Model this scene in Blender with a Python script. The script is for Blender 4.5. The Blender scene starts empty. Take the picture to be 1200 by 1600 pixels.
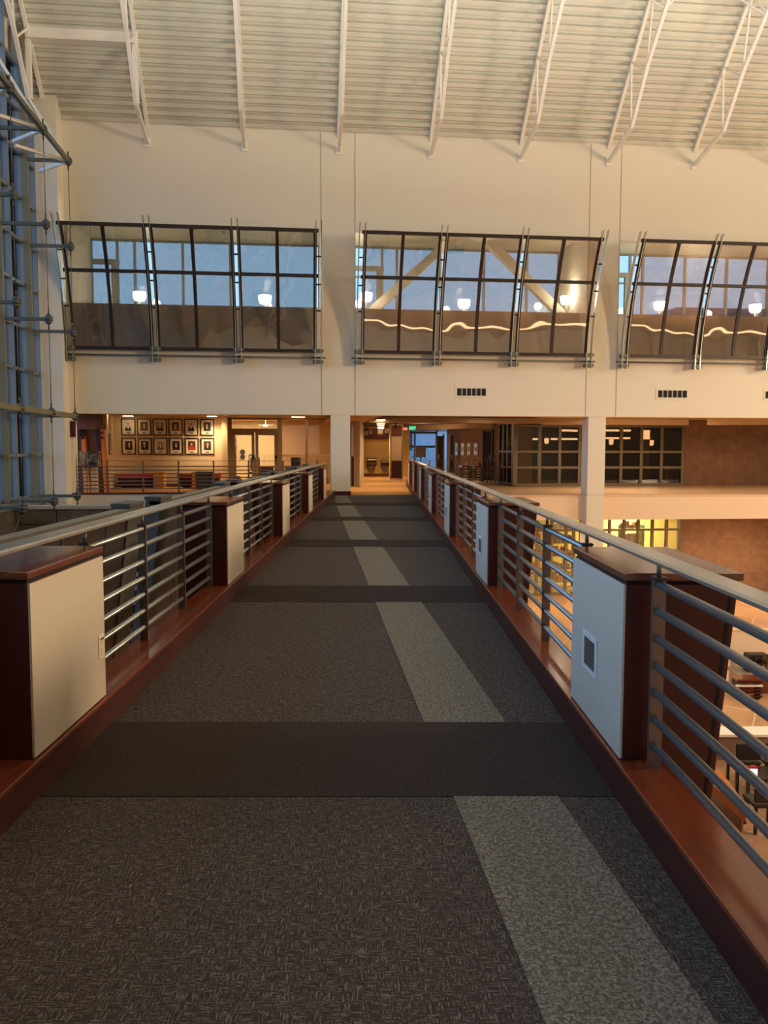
import bpy, bmesh, math, random
from mathutils import Vector, Matrix
random.seed(7)
S = bpy.context.scene
COL = S.collection

# ------------------------------------------------------------------ camera
F, PIT, YAW, ROL, EYE = 1280.0, .0782, .0036, .0022, 1.55
cp, sp, cy, sy, cr, sr = math.cos(PIT), math.sin(PIT), math.cos(YAW), math.sin(YAW), math.cos(ROL), math.sin(ROL)
FW = Vector((sy*cp, cy*cp, -sp)); RT0 = Vector((cy, -sy, 0)); UP0 = RT0.cross(FW)
RT = cr*RT0 + sr*UP0; UP = -sr*RT0 + cr*UP0
cam = bpy.data.cameras.new('camera'); co = bpy.data.objects.new('camera', cam); COL.objects.link(co)
cam.sensor_width = 36; cam.lens = F/1600*36; cam.clip_start = .05; cam.clip_end = 500
m = Matrix((RT, UP, -FW)).transposed().to_4x4(); m.translation = (0, 0, EYE); co.matrix_world = m
S.camera = co

# ------------------------------------------------------------------ building frame (turned 6 degrees to the bridge)
TH = math.radians(6); CT, ST = math.cos(TH), math.sin(TH)
OX, OY = -1.3305, 26.8043
def W(u, v, z=0.0): return Vector((OX+u*CT-v*ST, OY+u*ST+v*CT, z))
def toB(x, y): dx, dy = x-OX, y-OY; return dx*CT+dy*ST, -dx*ST+dy*CT
def ray(px, py): return RT*((px-600)/F) - UP*((py-800)/F) + FW
def on(px, py, v):                     # point of the building plane v that stands at this place of the photograph
    d = ray(px, py); cu, cv = toB(0, 0); dv = -d.x*ST+d.y*CT; du = d.x*CT+d.y*ST
    t = (v-cv)/dv; return cu+t*du, EYE+t*d.z
def U(px, v, py=700): return on(px, py, v)[0]
def Z(px, py, v): return on(px, py, v)[1]
def ground(px, py, z):
    d = ray(px, py); t = (z-EYE)/d.z; return t*d.x, t*d.y

# ------------------------------------------------------------------ colour, light, exposure
def lin(c): c = c/255; return c/12.92 if c <= .04045 else ((c+.055)/1.055)**2.4
def rgb(*c): return (lin(c[0]), lin(c[1]), lin(c[2]), 1)
S.view_settings.view_transform = 'Standard'; S.view_settings.look = 'None'
S.view_settings.gamma = 1; S.view_settings.use_curve_mapping = False
S.view_settings.exposure = 0.8
S.cycles.use_denoising = True
S.cycles.max_bounces = 8; S.cycles.transparent_max_bounces = 24; S.cycles.caustics_reflective = False; S.cycles.caustics_refractive = False
S.cycles.sample_clamp_indirect = 6
wd = bpy.data.worlds.new('sky'); S.world = wd; wd.use_nodes = True
nt = wd.node_tree; nt.nodes.clear()
tc = nt.nodes.new('ShaderNodeTexCoord'); sx = nt.nodes.new('ShaderNodeSeparateXYZ'); rp = nt.nodes.new('ShaderNodeValToRGB')
bg = nt.nodes.new('ShaderNodeBackground'); wo = nt.nodes.new('ShaderNodeOutputWorld')
nt.links.new(tc.outputs['Generated'], sx.inputs[0]); nt.links.new(sx.outputs['Z'], rp.inputs[0])
nt.links.new(rp.outputs[0], bg.inputs[0]); nt.links.new(bg.outputs[0], wo.inputs[0])
e = rp.color_ramp.elements; e[0].position = 0; e[0].color = (.42, .60, .86, 1); e[1].position = .5; e[1].color = (.27, .45, .76, 1)
bg.inputs[1].default_value = 2.2

def lamp(name, kind, loc, power, color=(1, .72, .45), size=.5, rot=None, size_y=None, spot=None, blend=.6):
    d = bpy.data.lights.new(name, kind); d.energy = power; d.color = color
    if kind == 'AREA':
        d.size = size
        if size_y: d.shape = 'RECTANGLE'; d.size_y = size_y
    else: d.shadow_soft_size = size
    if kind == 'SPOT': d.spot_size = spot or 2.0; d.spot_blend = blend
    o = bpy.data.objects.new(name, d); COL.objects.link(o); o.location = loc
    if rot: o.rotation_euler = rot
    return o
WARM = (1, .70, .42); HALL = (1, .73, .46); SOFT = (1, .86, .68)
# added area lights for the hall: warm from the right, upward under the vault
for i, (u, v, z, p) in enumerate(((26, -8, 7.0, 1000), (26, -22, 6.0, 2700))):
    lamp('warm_side_fill', 'AREA', W(u, v, z), p, HALL, 4, (0, math.radians(62), TH))
for i, (u, v, z, p) in enumerate(((-2, -12, 9.5, 480), (7, -12, 9.5, 480), (16, -12, 9.5, 420))):
    lamp('vault_uplight', 'AREA', W(u, v, z), p, (1, 1, .92), 5, (math.pi, 0, 0), 2)
for u in (6, 11, 16): lamp('lower_lobby_fill', 'AREA', W(u, 1.5, -1.0), 115, WARM, 1.2)  # no fixtures here; added to brighten the lower right lobby
for u, p in ((5.5, 60), (10.5, 60), (13.5, 9), (18, 9)): lamp('terrace_fill', 'AREA', W(u, 3.2, 2.7), p, WARM, .8)  # unseen lights added to brighten the terrace floor and concrete wall
for u in (5, 14): lamp('lobby_fill', 'AREA', W(u, -8, -1.4), 160, WARM, 1.5)  # warm lights added low over the lobby, without any fixture

# ------------------------------------------------------------------ materials
MATS = {}
def mat(name, col, rough=.5, metal=0, noise=0, nscale=8, col2=None, bump=0, bscale=60, spec=.5, stretch=None, emit=0, coat=0):
    if name in MATS: return MATS[name]
    ma = bpy.data.materials.new(name); ma.use_nodes = True; n = ma.node_tree; b = n.nodes['Principled BSDF']
    b.inputs['Base Color'].default_value = col; b.inputs['Roughness'].default_value = rough; b.inputs['Metallic'].default_value = metal
    b.inputs['Specular IOR Level'].default_value = spec
    if coat: b.inputs['Coat Weight'].default_value = coat; b.inputs['Coat Roughness'].default_value = .12
    if emit: b.inputs['Emission Color'].default_value = col; b.inputs['Emission Strength'].default_value = emit
    t = n.nodes.new('ShaderNodeTexCoord'); mp = n.nodes.new('ShaderNodeMapping'); n.links.new(t.outputs['Object'], mp.inputs[0])
    if stretch: mp.inputs['Scale'].default_value = stretch
    if noise:
        z = n.nodes.new('ShaderNodeTexNoise'); z.inputs['Scale'].default_value = nscale; z.inputs['Detail'].default_value = 5
        n.links.new(mp.outputs[0], z.inputs[0]); r = n.nodes.new('ShaderNodeValToRGB'); n.links.new(z.outputs['Fac'], r.inputs[0])
        c2 = col2 or tuple(x*(1-noise) for x in col[:3])+(1,)
        r.color_ramp.elements[0].position = .32; r.color_ramp.elements[1].position = .68
        r.color_ramp.elements[0].color = c2; r.color_ramp.elements[1].color = col; n.links.new(r.outputs[0], b.inputs['Base Color'])
    if bump:
        z = n.nodes.new('ShaderNodeTexNoise'); z.inputs['Scale'].default_value = bscale; z.inputs['Detail'].default_value = 3
        n.links.new(mp.outputs[0], z.inputs[0]); bp = n.nodes.new('ShaderNodeBump'); bp.inputs['Strength'].default_value = bump
        bp.inputs['Distance'].default_value = .02; n.links.new(z.outputs['Fac'], bp.inputs['Height']); n.links.new(bp.outputs[0], b.inputs['Normal'])
    MATS[name] = ma; return ma
def glass(name, tint, gloss=.08, rough=.02, wave=0, wscale=1.2, ior=1.5):
    ma = bpy.data.materials.new(name); ma.use_nodes = True; n = ma.node_tree; n.nodes.clear()
    o = n.nodes.new('ShaderNodeOutputMaterial'); mx = n.nodes.new('ShaderNodeMixShader'); tr = n.nodes.new('ShaderNodeBsdfTransparent')
    gl = n.nodes.new('ShaderNodeBsdfGlossy'); lw = n.nodes.new('ShaderNodeFresnel'); ad = n.nodes.new('ShaderNodeMath'); ad.operation = 'ADD'
    lw.inputs[0].default_value = ior; tr.inputs[0].default_value = tint; gl.inputs['Roughness'].default_value = rough
    gl.inputs[0].default_value = (.95, .95, .95, 1); ad.inputs[1].default_value = gloss
    n.links.new(lw.outputs[0], ad.inputs[0]); n.links.new(ad.outputs[0], mx.inputs[0]); n.links.new(tr.outputs[0], mx.inputs[1]); n.links.new(gl.outputs[0], mx.inputs[2])
    n.links.new(mx.outputs[0], o.inputs[0])
    if wave:
        t = n.nodes.new('ShaderNodeTexCoord'); z = n.nodes.new('ShaderNodeTexNoise'); z.inputs['Scale'].default_value = wscale; z.inputs['Detail'].default_value = 1
        bp = n.nodes.new('ShaderNodeBump'); bp.inputs['Strength'].default_value = 1; bp.inputs['Distance'].default_value = wave
        n.links.new(t.outputs['Object'], z.inputs[0]); n.links.new(z.outputs['Fac'], bp.inputs['Height']); n.links.new(bp.outputs[0], gl.inputs['Normal'])
    MATS[name] = ma; return ma
def emis(name, col, s):
    ma = bpy.data.materials.new(name); ma.use_nodes = True; n = ma.node_tree; n.nodes.clear()
    o = n.nodes.new('ShaderNodeOutputMaterial'); e = n.nodes.new('ShaderNodeEmission'); e.inputs[0].default_value = col; e.inputs[1].default_value = s
    n.links.new(e.outputs[0], o.inputs[0]); MATS[name] = ma; return ma
def carpet(name, base, fleck, amount, cell, dash=(90, 14), start=.62):
    ma = bpy.data.materials.new(name); ma.use_nodes = True; n = ma.node_tree; b = n.nodes['Principled BSDF']
    b.inputs['Roughness'].default_value = .95; b.inputs['Specular IOR Level'].default_value = .1
    t = n.nodes.new('ShaderNodeTexCoord')
    def tex(sc, scale, det=2):
        mp = n.nodes.new('ShaderNodeMapping'); mp.inputs['Scale'].default_value = sc; n.links.new(t.outputs['Object'], mp.inputs[0])
        z = n.nodes.new('ShaderNodeTexNoise'); z.inputs['Scale'].default_value = scale; z.inputs['Detail'].default_value = det; n.links.new(mp.outputs[0], z.inputs[0]); return z
    a = tex((dash[1], dash[0], 1), 1.4); c = tex((dash[0], dash[1], 1), 1.4)
    sel = tex((1, 1, 1), cell, 1); ck = n.nodes.new('ShaderNodeMath'); ck.operation = 'GREATER_THAN'; ck.inputs[1].default_value = .5; n.links.new(sel.outputs['Fac'], ck.inputs[0])
    mx = n.nodes.new('ShaderNodeMix'); mx.data_type = 'FLOAT'; n.links.new(ck.outputs[0], mx.inputs[0]); n.links.new(a.outputs['Fac'], mx.inputs[2]); n.links.new(c.outputs['Fac'], mx.inputs[3])
    fine = tex((1, 1, 1), 160, 1); sm = n.nodes.new('ShaderNodeMath'); sm.operation = 'MULTIPLY_ADD'; sm.inputs[1].default_value = .45
    n.links.new(fine.outputs['Fac'], sm.inputs[0]); n.links.new(mx.outputs[0], sm.inputs[2])
    r = n.nodes.new('ShaderNodeValToRGB'); n.links.new(sm.outputs[0], r.inputs[0])
    e = r.color_ramp.elements; e[0].position = start; e[0].color = base; e[1].position = min(1, start+amount); e[1].color = fleck
    n.links.new(r.outputs[0], b.inputs['Base Color'])
    bp = n.nodes.new('ShaderNodeBump'); bp.inputs['Strength'].default_value = .5; bp.inputs['Distance'].default_value = .004
    n.links.new(sm.outputs[0], bp.inputs['Height']); n.links.new(bp.outputs[0], b.inputs['Normal'])
    MATS[name] = ma; return ma
def stonewall(name, c1, c2, cm, bw, bh, mortar=.006, rough=.8):
    ma = bpy.data.materials.new(name); ma.use_nodes = True; n = ma.node_tree; b = n.nodes['Principled BSDF']; b.inputs['Roughness'].default_value = rough
    t = n.nodes.new('ShaderNodeTexCoord'); mp = n.nodes.new('ShaderNodeMapping'); mp.inputs['Rotation'].default_value = (math.pi/2, 0, 0)
    n.links.new(t.outputs['Object'], mp.inputs[0]); k = n.nodes.new('ShaderNodeTexBrick'); n.links.new(mp.outputs[0], k.inputs[0])
    k.inputs['Color1'].default_value = c1; k.inputs['Color2'].default_value = c2; k.inputs['Mortar'].default_value = cm
    k.inputs['Scale'].default_value = 1; k.inputs['Mortar Size'].default_value = mortar; k.inputs['Brick Width'].default_value = bw; k.inputs['Row Height'].default_value = bh
    z = n.nodes.new('ShaderNodeTexNoise'); z.inputs['Scale'].default_value = 3; z.inputs['Detail'].default_value = 6; n.links.new(t.outputs['Object'], z.inputs[0])
    mx = n.nodes.new('ShaderNodeMix'); mx.data_type = 'RGBA'; mx.blend_type = 'OVERLAY'; mx.inputs[0].default_value = .35
    n.links.new(k.outputs['Color'], mx.inputs[6]); n.links.new(z.outputs['Fac'], mx.inputs[7]); n.links.new(mx.outputs[2], b.inputs['Base Color'])
    MATS[name] = ma; return ma

M_wall = mat('wall_paint', rgb(220, 215, 198), .75, bump=.05, bscale=40)
M_roof = mat('roof_deck_paint', rgb(212, 211, 196), .55, noise=.12, nscale=.5)
M_truss = mat('truss_paint', rgb(232, 228, 218), .45)
M_beige = mat('beige_plaster', rgb(214, 190, 150), .8)
M_yell = mat('yellow_plaster', rgb(208, 172, 104), .75, noise=.08, nscale=2)
M_mahog = mat('mahogany', rgb(72, 22, 17), .5, noise=.35, nscale=3, stretch=(6, 6, .7), spec=.35)
M_mahogtop = mat('mahogany_counter', rgb(112, 58, 40), .22, noise=.25, nscale=2.5, stretch=(6, .7, 6), coat=.4)
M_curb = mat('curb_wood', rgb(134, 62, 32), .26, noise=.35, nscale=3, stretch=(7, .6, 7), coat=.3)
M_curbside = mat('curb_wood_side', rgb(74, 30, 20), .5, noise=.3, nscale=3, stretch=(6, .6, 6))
M_dark = mat('shadow_reveal', rgb(16, 10, 9), .8)
M_panel = mat('cream_panel', rgb(200, 188, 168), .7, bump=.15, bscale=120)
M_steel = mat('satin_steel', rgb(152, 156, 154), .3, .75, bump=.02, bscale=200)
M_post = mat('bronze_post', rgb(112, 98, 86), .45, .6)
M_hand = mat('handrail_steel', rgb(190, 188, 178), .28, .8, noise=.08, nscale=20)
M_clamp = mat('clamp_dark', rgb(70, 54, 46), .5, .4)
M_carpet = carpet('carpet_weave', rgb(64, 57, 54), rgb(134, 127, 117), .30, 26, (140, 17), .70)
M_band = carpet('carpet_band', rgb(55, 48, 45), rgb(72, 64, 60), .4, 34)
M_inset = carpet('carpet_inset', rgb(92, 88, 78), rgb(150, 145, 129), .30, 60, (60, 34), .62)
M_corr = mat('corridor_carpet', rgb(196, 140, 70), .9, noise=.15, nscale=20)
M_olive = mat('olive_steel', rgb(120, 116, 92), .5, .2)
M_strut = mat('grey_green_strut', rgb(92, 100, 96), .45, .3)
M_mull = mat('curtain_mullion', rgb(122, 134, 142), .45, .3)
M_cable = mat('cable', rgb(90, 84, 80), .4, .7)
M_node = mat('node_casting', rgb(74, 78, 76), .5, .3)
M_screen = mat('screen_frame', rgb(44, 36, 34), .45, .3)
M_fin = mat('screen_fin', rgb(188, 194, 188), .25, .7)
M_brk = mat('screen_bracket', rgb(96, 98, 92), .5, .3)
M_wframe = mat('window_frame_grey', rgb(150, 152, 146), .5)
M_bronze = mat('bronze_frame', rgb(108, 94, 70), .5, .2)
M_pglass = glass('pane_glass', (.86, .9, .92, 1), .02)
M_cglass = glass('curtain_glass', (.86, .93, .97, 1), .01, ior=1.2)
M_uglass = glass('upper_glass', (.60, .66, .67, 1), .02)
M_sglass = glass('screen_glass', (.74, .71, .68, 1), .10, .03, .04, .75)
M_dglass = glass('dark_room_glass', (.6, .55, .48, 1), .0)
M_black = mat('black_plastic', rgb(18, 16, 16), .5)
M_conc = stonewall('concrete_wall', rgb(136, 104, 78), rgb(130, 98, 74), rgb(112, 82, 60), .85, .7, .008)
M_sfb = mat('soffit_beam_paint', rgb(164, 134, 100), .8)
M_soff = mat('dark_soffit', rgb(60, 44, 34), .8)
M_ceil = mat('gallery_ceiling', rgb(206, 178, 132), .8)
M_lobby = stonewall('lobby_floor', rgb(176, 138, 102), rgb(164, 126, 92), rgb(206, 178, 144), 1.6, 1.6, .02, .3)
for nd_ in M_lobby.node_tree.nodes:
    if nd_.type == 'MAPPING': nd_.inputs['Rotation'].default_value = (0, 0, .6)
M_stone = stonewall('grey_stone', rgb(112, 108, 98), rgb(98, 94, 86), rgb(70, 66, 60), .9, .42, .006)
M_guard = mat('guard_panel', rgb(62, 50, 46), .6, noise=.2, nscale=2)
M_gpier = mat('guard_pier', rgb(84, 84, 78), .7, noise=.15, nscale=4)
M_fasc = mat('slab_fascia', rgb(230, 206, 176), .7)
M_glow = emis('lamp_glow', (1, .9, .72, 1), 9)
M_warmglow = emis('downlight_glow', (1, .76, .46, 1), 9)
M_strip = emis('bar_and_lamp_glow', (1, .62, .34, 1), 1.6)
M_orange = mat('orange_wood', rgb(206, 108, 40), .4, noise=.2, nscale=3, stretch=(6, 6, .7))
M_redseat = mat('red_upholstery', rgb(170, 66, 40), .8)
M_lightwood = mat('light_wood', rgb(206, 156, 84), .5, noise=.12, nscale=4)

# ------------------------------------------------------------------ mesh helpers
class MB:
    def __init__(s): s.v = []; s.f = []; s.sm = []
    def add(s, vs, fs, smooth=False):
        k = len(s.v); s.v += [tuple(p) for p in vs]; s.f += [tuple(i+k for i in f) for f in fs]; s.sm += [smooth]*len(fs); return s
    def box(s, a, b):
        x0, y0, z0 = (min(p, q) for p, q in zip(a, b)); x1, y1, z1 = (max(p, q) for p, q in zip(a, b))
        return s.add([(x0, y0, z0), (x1, y0, z0), (x1, y1, z0), (x0, y1, z0), (x0, y0, z1), (x1, y0, z1), (x1, y1, z1), (x0, y1, z1)],
                     [(0, 3, 2, 1), (4, 5, 6, 7), (0, 1, 5, 4), (1, 2, 6, 5), (2, 3, 7, 6), (3, 0, 4, 7)])
    def bar(s, p, q, w, h, up=(0, 0, 1)):
        p, q = Vector(p), Vector(q); d = (q-p).normalized(); u = Vector(up)
        if abs(d.dot(u)) > .99: u = Vector((0, 1, 0))
        x = d.cross(u).normalized(); y = x.cross(d).normalized(); x *= w/2; y *= h/2
        c = [p-x-y, p+x-y, p+x+y, p-x+y, q-x-y, q+x-y, q+x+y, q-x+y]
        return s.add(c, [(0, 1, 2, 3), (4, 7, 6, 5), (0, 4, 5, 1), (1, 5, 6, 2), (2, 6, 7, 3), (3, 7, 4, 0)])
    def tube(s, p, q, r, n=10, r2=None):
        p, q = Vector(p), Vector(q); d = (q-p).normalized(); u = Vector((0, 0, 1)) if abs(d.z) < .9 else Vector((1, 0, 0))
        x = d.cross(u).normalized(); y = x.cross(d).normalized(); r2 = r if r2 is None else r2; k = len(s.v)
        for c, rr in ((p, r), (q, r2)):
            for i in range(n):
                a = 2*math.pi*i/n; s.v.append(tuple(c+x*(rr*math.cos(a))+y*(rr*math.sin(a))))
        for i in range(n): j = (i+1) % n; s.f.append((k+i, k+n+i, k+n+j, k+j)); s.sm.append(True)
        s.f.append(tuple(k+i for i in range(n))); s.f.append(tuple(k+n+i for i in reversed(range(n)))); s.sm += [False, False]
        return s
    def prism(s, prof, a, b, axis):            # profile of 2D points swept from a to b along axis 0/1/2
        n = len(prof); vs = []
        for t in (a, b):
            for (p, q) in prof: vs.append({0: (t, p, q), 1: (p, t, q), 2: (p, q, t)}[axis])
        fs = [(i, (i+1) % n, n+(i+1) % n, n+i) for i in range(n)]
        return s.add(vs, fs+[tuple(reversed(range(n))), tuple(range(n, 2*n))])
    def lathe(s, prof, c, n=16):
        k = len(s.v)
        for (r, z) in prof:
            for i in range(n): a = 2*math.pi*i/n; s.v.append((c[0]+r*math.cos(a), c[1]+r*math.sin(a), c[2]+z))
        for j in range(len(prof)-1):
            for i in range(n): i2 = (i+1) % n; s.f.append((k+j*n+i, k+j*n+i2, k+(j+1)*n+i2, k+(j+1)*n+i)); s.sm.append(True)
        return s
class Root:                                     # a thing: its base point and the frame its coordinates are given in
    def __init__(s, o, base, fr): s.o = o; s.base = base; s.fr = fr
def place(o, base, fr):
    if fr == 'B': o.location = W(*base); o.rotation_euler = (0, 0, TH)
    else: o.location = base
def props(o, label=None, cat=None, group=None, kind=None):
    for k, v in (('label', label), ('category', cat), ('group', group), ('kind', kind)):
        if v: o[k] = v
def meshof(name, mb, base, ma, bevel=0, fixn=True):
    me = bpy.data.meshes.new(name); me.from_pydata([(x-base[0], y-base[1], z-base[2]) for x, y, z in mb.v], [], mb.f); me.validate()
    bm = bmesh.new(); bm.from_mesh(me)
    if fixn: bmesh.ops.recalc_face_normals(bm, faces=bm.faces)
    if bevel:
        bmesh.ops.bevel(bm, geom=[x for x in bm.edges if len(x.link_faces) == 2 and x.calc_face_angle(0) > .6], offset=bevel, segments=2, profile=.5, affect='EDGES')
    bm.to_mesh(me); bm.free()
    if not bevel and len(me.polygons) == len(mb.sm):
        me.polygons.foreach_set('use_smooth', mb.sm)
    me.materials.append(ma); return me
def thing(name, label, cat, base=(0, 0, 0), fr='B', group=None):
    o = bpy.data.objects.new(name, None); COL.objects.link(o); o.empty_display_size = .1
    place(o, base, fr); props(o, label, cat, group); return Root(o, base, fr)
def part(name, mb, ma, root, label=None, bevel=0, kind=None):
    o = bpy.data.objects.new(name, meshof(name, mb, root.base, ma, bevel)); COL.objects.link(o); o.parent = root.o
    props(o, label, None, None, kind); return Root(o, root.base, root.fr)
def solo(name, mb, ma, label, cat, base=(0, 0, 0), fr='B', group=None, bevel=0, kind=None):
    o = bpy.data.objects.new(name, meshof(name, mb, base, ma, bevel)); COL.objects.link(o); place(o, base, fr)
    props(o, label, cat, group, kind); return Root(o, base, fr)
def struct(name, mb, ma, label=None, base=(0, 0, 0), fr='B', bevel=0):
    return solo(name, mb, ma, label, None, base, fr, None, bevel, 'structure')
ORD = ['first', 'second', 'third', 'fourth', 'fifth', 'sixth', 'seventh', 'eighth', 'ninth', 'tenth']

# ================================================================== LARGE STRUCTURE
# ---- lobby floor, hall enclosure
LZ = -4.3
struct('floor_lobby', MB().box((-9.4, -44, LZ-.2), (46, 9, LZ)), M_lobby, 'polished beige lobby floor one storey below the bridge')
struct('ground', MB().box((-120, -120, LZ-.6), (120, 160, LZ-.3)), mat('outdoor_ground', rgb(70, 74, 72), .9, noise=.3, nscale=.2), 'dark ground outside the building')
struct('wall_right', MB().box((45.6, -44, LZ), (46, 14, 19)), M_wall, 'plain wall closing the hall on the right')
struct('wall_back', MB().box((-9.4, -44.4, LZ), (46, -44, 19)), M_wall, 'plain wall closing the hall behind the viewer')

# ---- far wall with three window openings (v = 0 .. .35)
OPEN = [(-8.42, -.58), (.50, 8.19), (9.28, 17.0)]
SILL, HEAD, FASC, WTOP = 6.03, 8.42, 2.62, 11.48
w = MB(); w.box((-9.3, 0, FASC), (45.6, .35, SILL)); w.box((-9.3, 0, HEAD), (45.6, .35, WTOP+.1))
xs = [-9.3]+[x for o in OPEN for x in o]+[45.6]
for i in range(0, len(xs), 2): w.box((xs[i], 0, SILL), (xs[i+1], .35, HEAD))
struct('wall_far', w, M_wall, 'tall cream far wall with three window openings above the gallery')
for i, u in enumerate((-.60, .485, 8.235, 9.285)):
    struct('trim_%d' % (i+1), MB().box((u-.008, -.012, FASC), (u+.008, 0, WTOP)), mat('joint_grey', rgb(170, 158, 140), .8), 'thin vertical joint line in the far wall')
struct('trim_9', MB().box((-9.3, -.006, FASC-.02), (45.6, .34, FASC)), M_beige, 'underside edge of the far wall above the gallery')
# alcoves behind the openings
a = MB()
for (u0, u1) in ((-9.3, -8.42), (-.58, .5), (8.19, 9.28), (17, 18)): a.box((u0, .35, 4.9), (u1, 3.0, 9.0))
a.box((-9.3, .35, 8.72), (18, 3.2, 9.0)); a.box((-9.3, .35, 4.9), (18, 3.2, 5.1)); a.box((-9.3, 3.0, 5.1), (18, 3.2, 5.35))
struct('wall_alcove', a, M_wall, 'cream ceiling and dividing walls of the upper corridor behind the openings')

# ---- vaulted roof deck: trapezoid ribs along the wall, 45 degrees at the springing, then flattening
prof = [(.30, 11.30)]; 
pts = [(0.12, 11.34)]; ang = math.radians(46); v_, z_ = 0.12, 11.34
L = 0
path = []
while v_ > -44:
    a_ = math.radians(46) if L < 5.2 else max(0, math.radians(46)*(1-(L-5.2)/13))
    if v_ < -22: a_ = -max(0, math.radians(40)*((-22-v_)/22))
    path.append((v_, z_, a_, L)); st = .25 if L < 9 else 1.0
    v_ -= math.cos(a_)*st; z_ += math.sin(a_)*st; L += st
rp_ = []
for (v, z, a_, l) in path:
    if l < 9:
        for (s, h) in ((0, 0), (.115, 0), (.13, .11), (.23, .11), (.245, 0)):
            rp_.append((v-math.cos(a_)*s+math.sin(a_)*h*1.0, z+math.sin(a_)*s+math.cos(a_)*h))
    else: rp_.append((v, z))
r_ = MB(); n = len(rp_); u0, u1 = -9.4, 46
r_.add([(u0, v, z) for v, z in rp_]+[(u1, v, z) for v, z in rp_], [(i, i+1, n+i+1, n+i) for i in range(n-1)])
ro = struct('ceiling', r_, M_roof, 'white ribbed metal roof deck rising in a vault from the far wall')
# ---- left curtain wall, parallel to the building depth at u = -9.25
CU = -9.25
PIERL = solo('wall_pier', MB().prism([(0.0, -1.0), (0.0, 12.3), (-.25, 12.25), (-.5, 12.05), (-.62, 11.7), (-.62, -1.0)], -9.2, -8.5, 0), M_wall, 'white rounded-top pier between glass wall and far wall', None, kind='structure')
CV = [-.75-1.16*i for i in range(38)]
ZT = [.1+1.215*i for i in range(0, 13)]
def roofz(v): return min(14.9, 11.34+(.12-v)*1.03)
cw = thing('glass_curtain_wall', 'tall blue-grey glazed curtain wall on the left of the hall', 'window', (CU, -.75, -1.0))
for i, v in enumerate(CV): part('mullion', MB().box((CU-.06, v-.03, -.1), (CU+.14, v+.03, min(14.72, roofz(v)))), M_mull, cw)
for z in ZT: part('transom', MB().box((CU-.05, CV[-1], z-.04), (CU+.10, min(-.62, .12-(z+.1-11.34)/1.03), z+.04)), M_mull, cw)
gb = MB()
for i in range(37):
    zt = max(z for z in ZT if z < roofz(CV[i]))
    if i < 8:
        for z0, z1 in zip(ZT[:-1], ZT[1:]):
            if z1 <= zt+.01: part('pane', MB().box((CU-.01, CV[i+1]+.03, z0+.04), (CU+.01, CV[i]-.03, z1-.04)), M_cglass, cw)
    gb.add([(-9.4, CV[i], zt), (-9.4, CV[i+1], zt), (-9.4, CV[i+1], 24), (-9.4, CV[i], 24)], [(0, 1, 2, 3)])
gb.box((-9.45, -.75, 11.0), (-9.35, .3, 13))
struct('wall_gable_left', gb, M_wall, 'upper end wall above the glass curtain wall')
part('far_glazing', MB().box((CU-.01, CV[-1], .1), (CU+.01, CV[8]-.03, ZT[-1])), M_cglass, cw)
part('sill', MB().box((CU-.1, -44, -.12), (CU+.3, -.62, .06)), M_mull, cw)
part('lower_wall', MB().box((CU-.1, -44, LZ), (CU+.1, -.62, -.12)), M_stone, cw)

# ---- gallery slabs at deck level
struct('floor_gallery', MB().box((-9.3, .02, -.05), (-.34, 14, 0)).prism([(-.34, .02), (toB(1.04, 27.0)[0], .25), toB(1.04, 34.4), (6.0, toB(1.04, 34.4)[1]), (6.0, 24), (-.34, 24)], -.05, 0, 2), M_corr, 'orange lit gallery carpet at bridge level')
lf = MB().box((-8.9, 0, -2.5), (-1.2, .25, .06)); struct('wall_slab_left', lf, M_wall, 'pale slab edge below the left gallery railing')
struct('trim_10', MB().box((-8.75, -.04, .06), (-1.0, .3, .10)), M_mahog, 'dark wooden nosing under the left gallery railing')
SF = .25
sl = MB().box((4.4, SF, -.9), (45.6, 14, -.08)); struct('wall_slab_right', sl, M_fasc, 'long pale slab edge of the right gallery')
struct('floor_terrace', MB().box((4.4, SF-.03, -.08), (45.6, 14, -.05)), mat('glossy_stone_floor', rgb(232, 202, 164), .28, noise=.06, nscale=.6), 'glossy beige stone floor of the right gallery')
struct('ceiling_gallery', MB().box((-9.3, .36, FASC+.14), (45.6, 26, FASC+.30)), M_ceil, 'tan ceiling above the gallery')
# lower left dark openings
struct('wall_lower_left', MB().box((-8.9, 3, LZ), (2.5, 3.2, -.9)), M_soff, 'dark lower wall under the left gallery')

# ---- columns on the far wall line
def column(u0, u1, zb, zt, nm, lab, base):
    c = thing(nm, lab, 'column', ((u0+u1)/2, .3, zb)); c.o['group'] = 'columns under the far wall'
    part('shaft', MB().box((u0, -.01, zb), (u1, .60, zt)), M_wall, c, bevel=.008)
    if base: part('base_board', MB().box((u0-.02, -.03, zb), (u1+.02, .62, zb+.13)), M_mahog, c)
    else:
        for z in (-.02, -2.0): part('joint', MB().box((u0-.003, -.013, z-.012), (u1+.003, .603, z)), mat('joint_grey', rgb(170, 158, 140), .8), c)
column(-.31, .32, 0, FASC-.02, 'column', 'white square column with dark base at the far end of the bridge', True)
column(8.34, 8.95, LZ, FASC-.02, 'column', 'white square column passing down in front of the right gallery slab', False)

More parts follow.
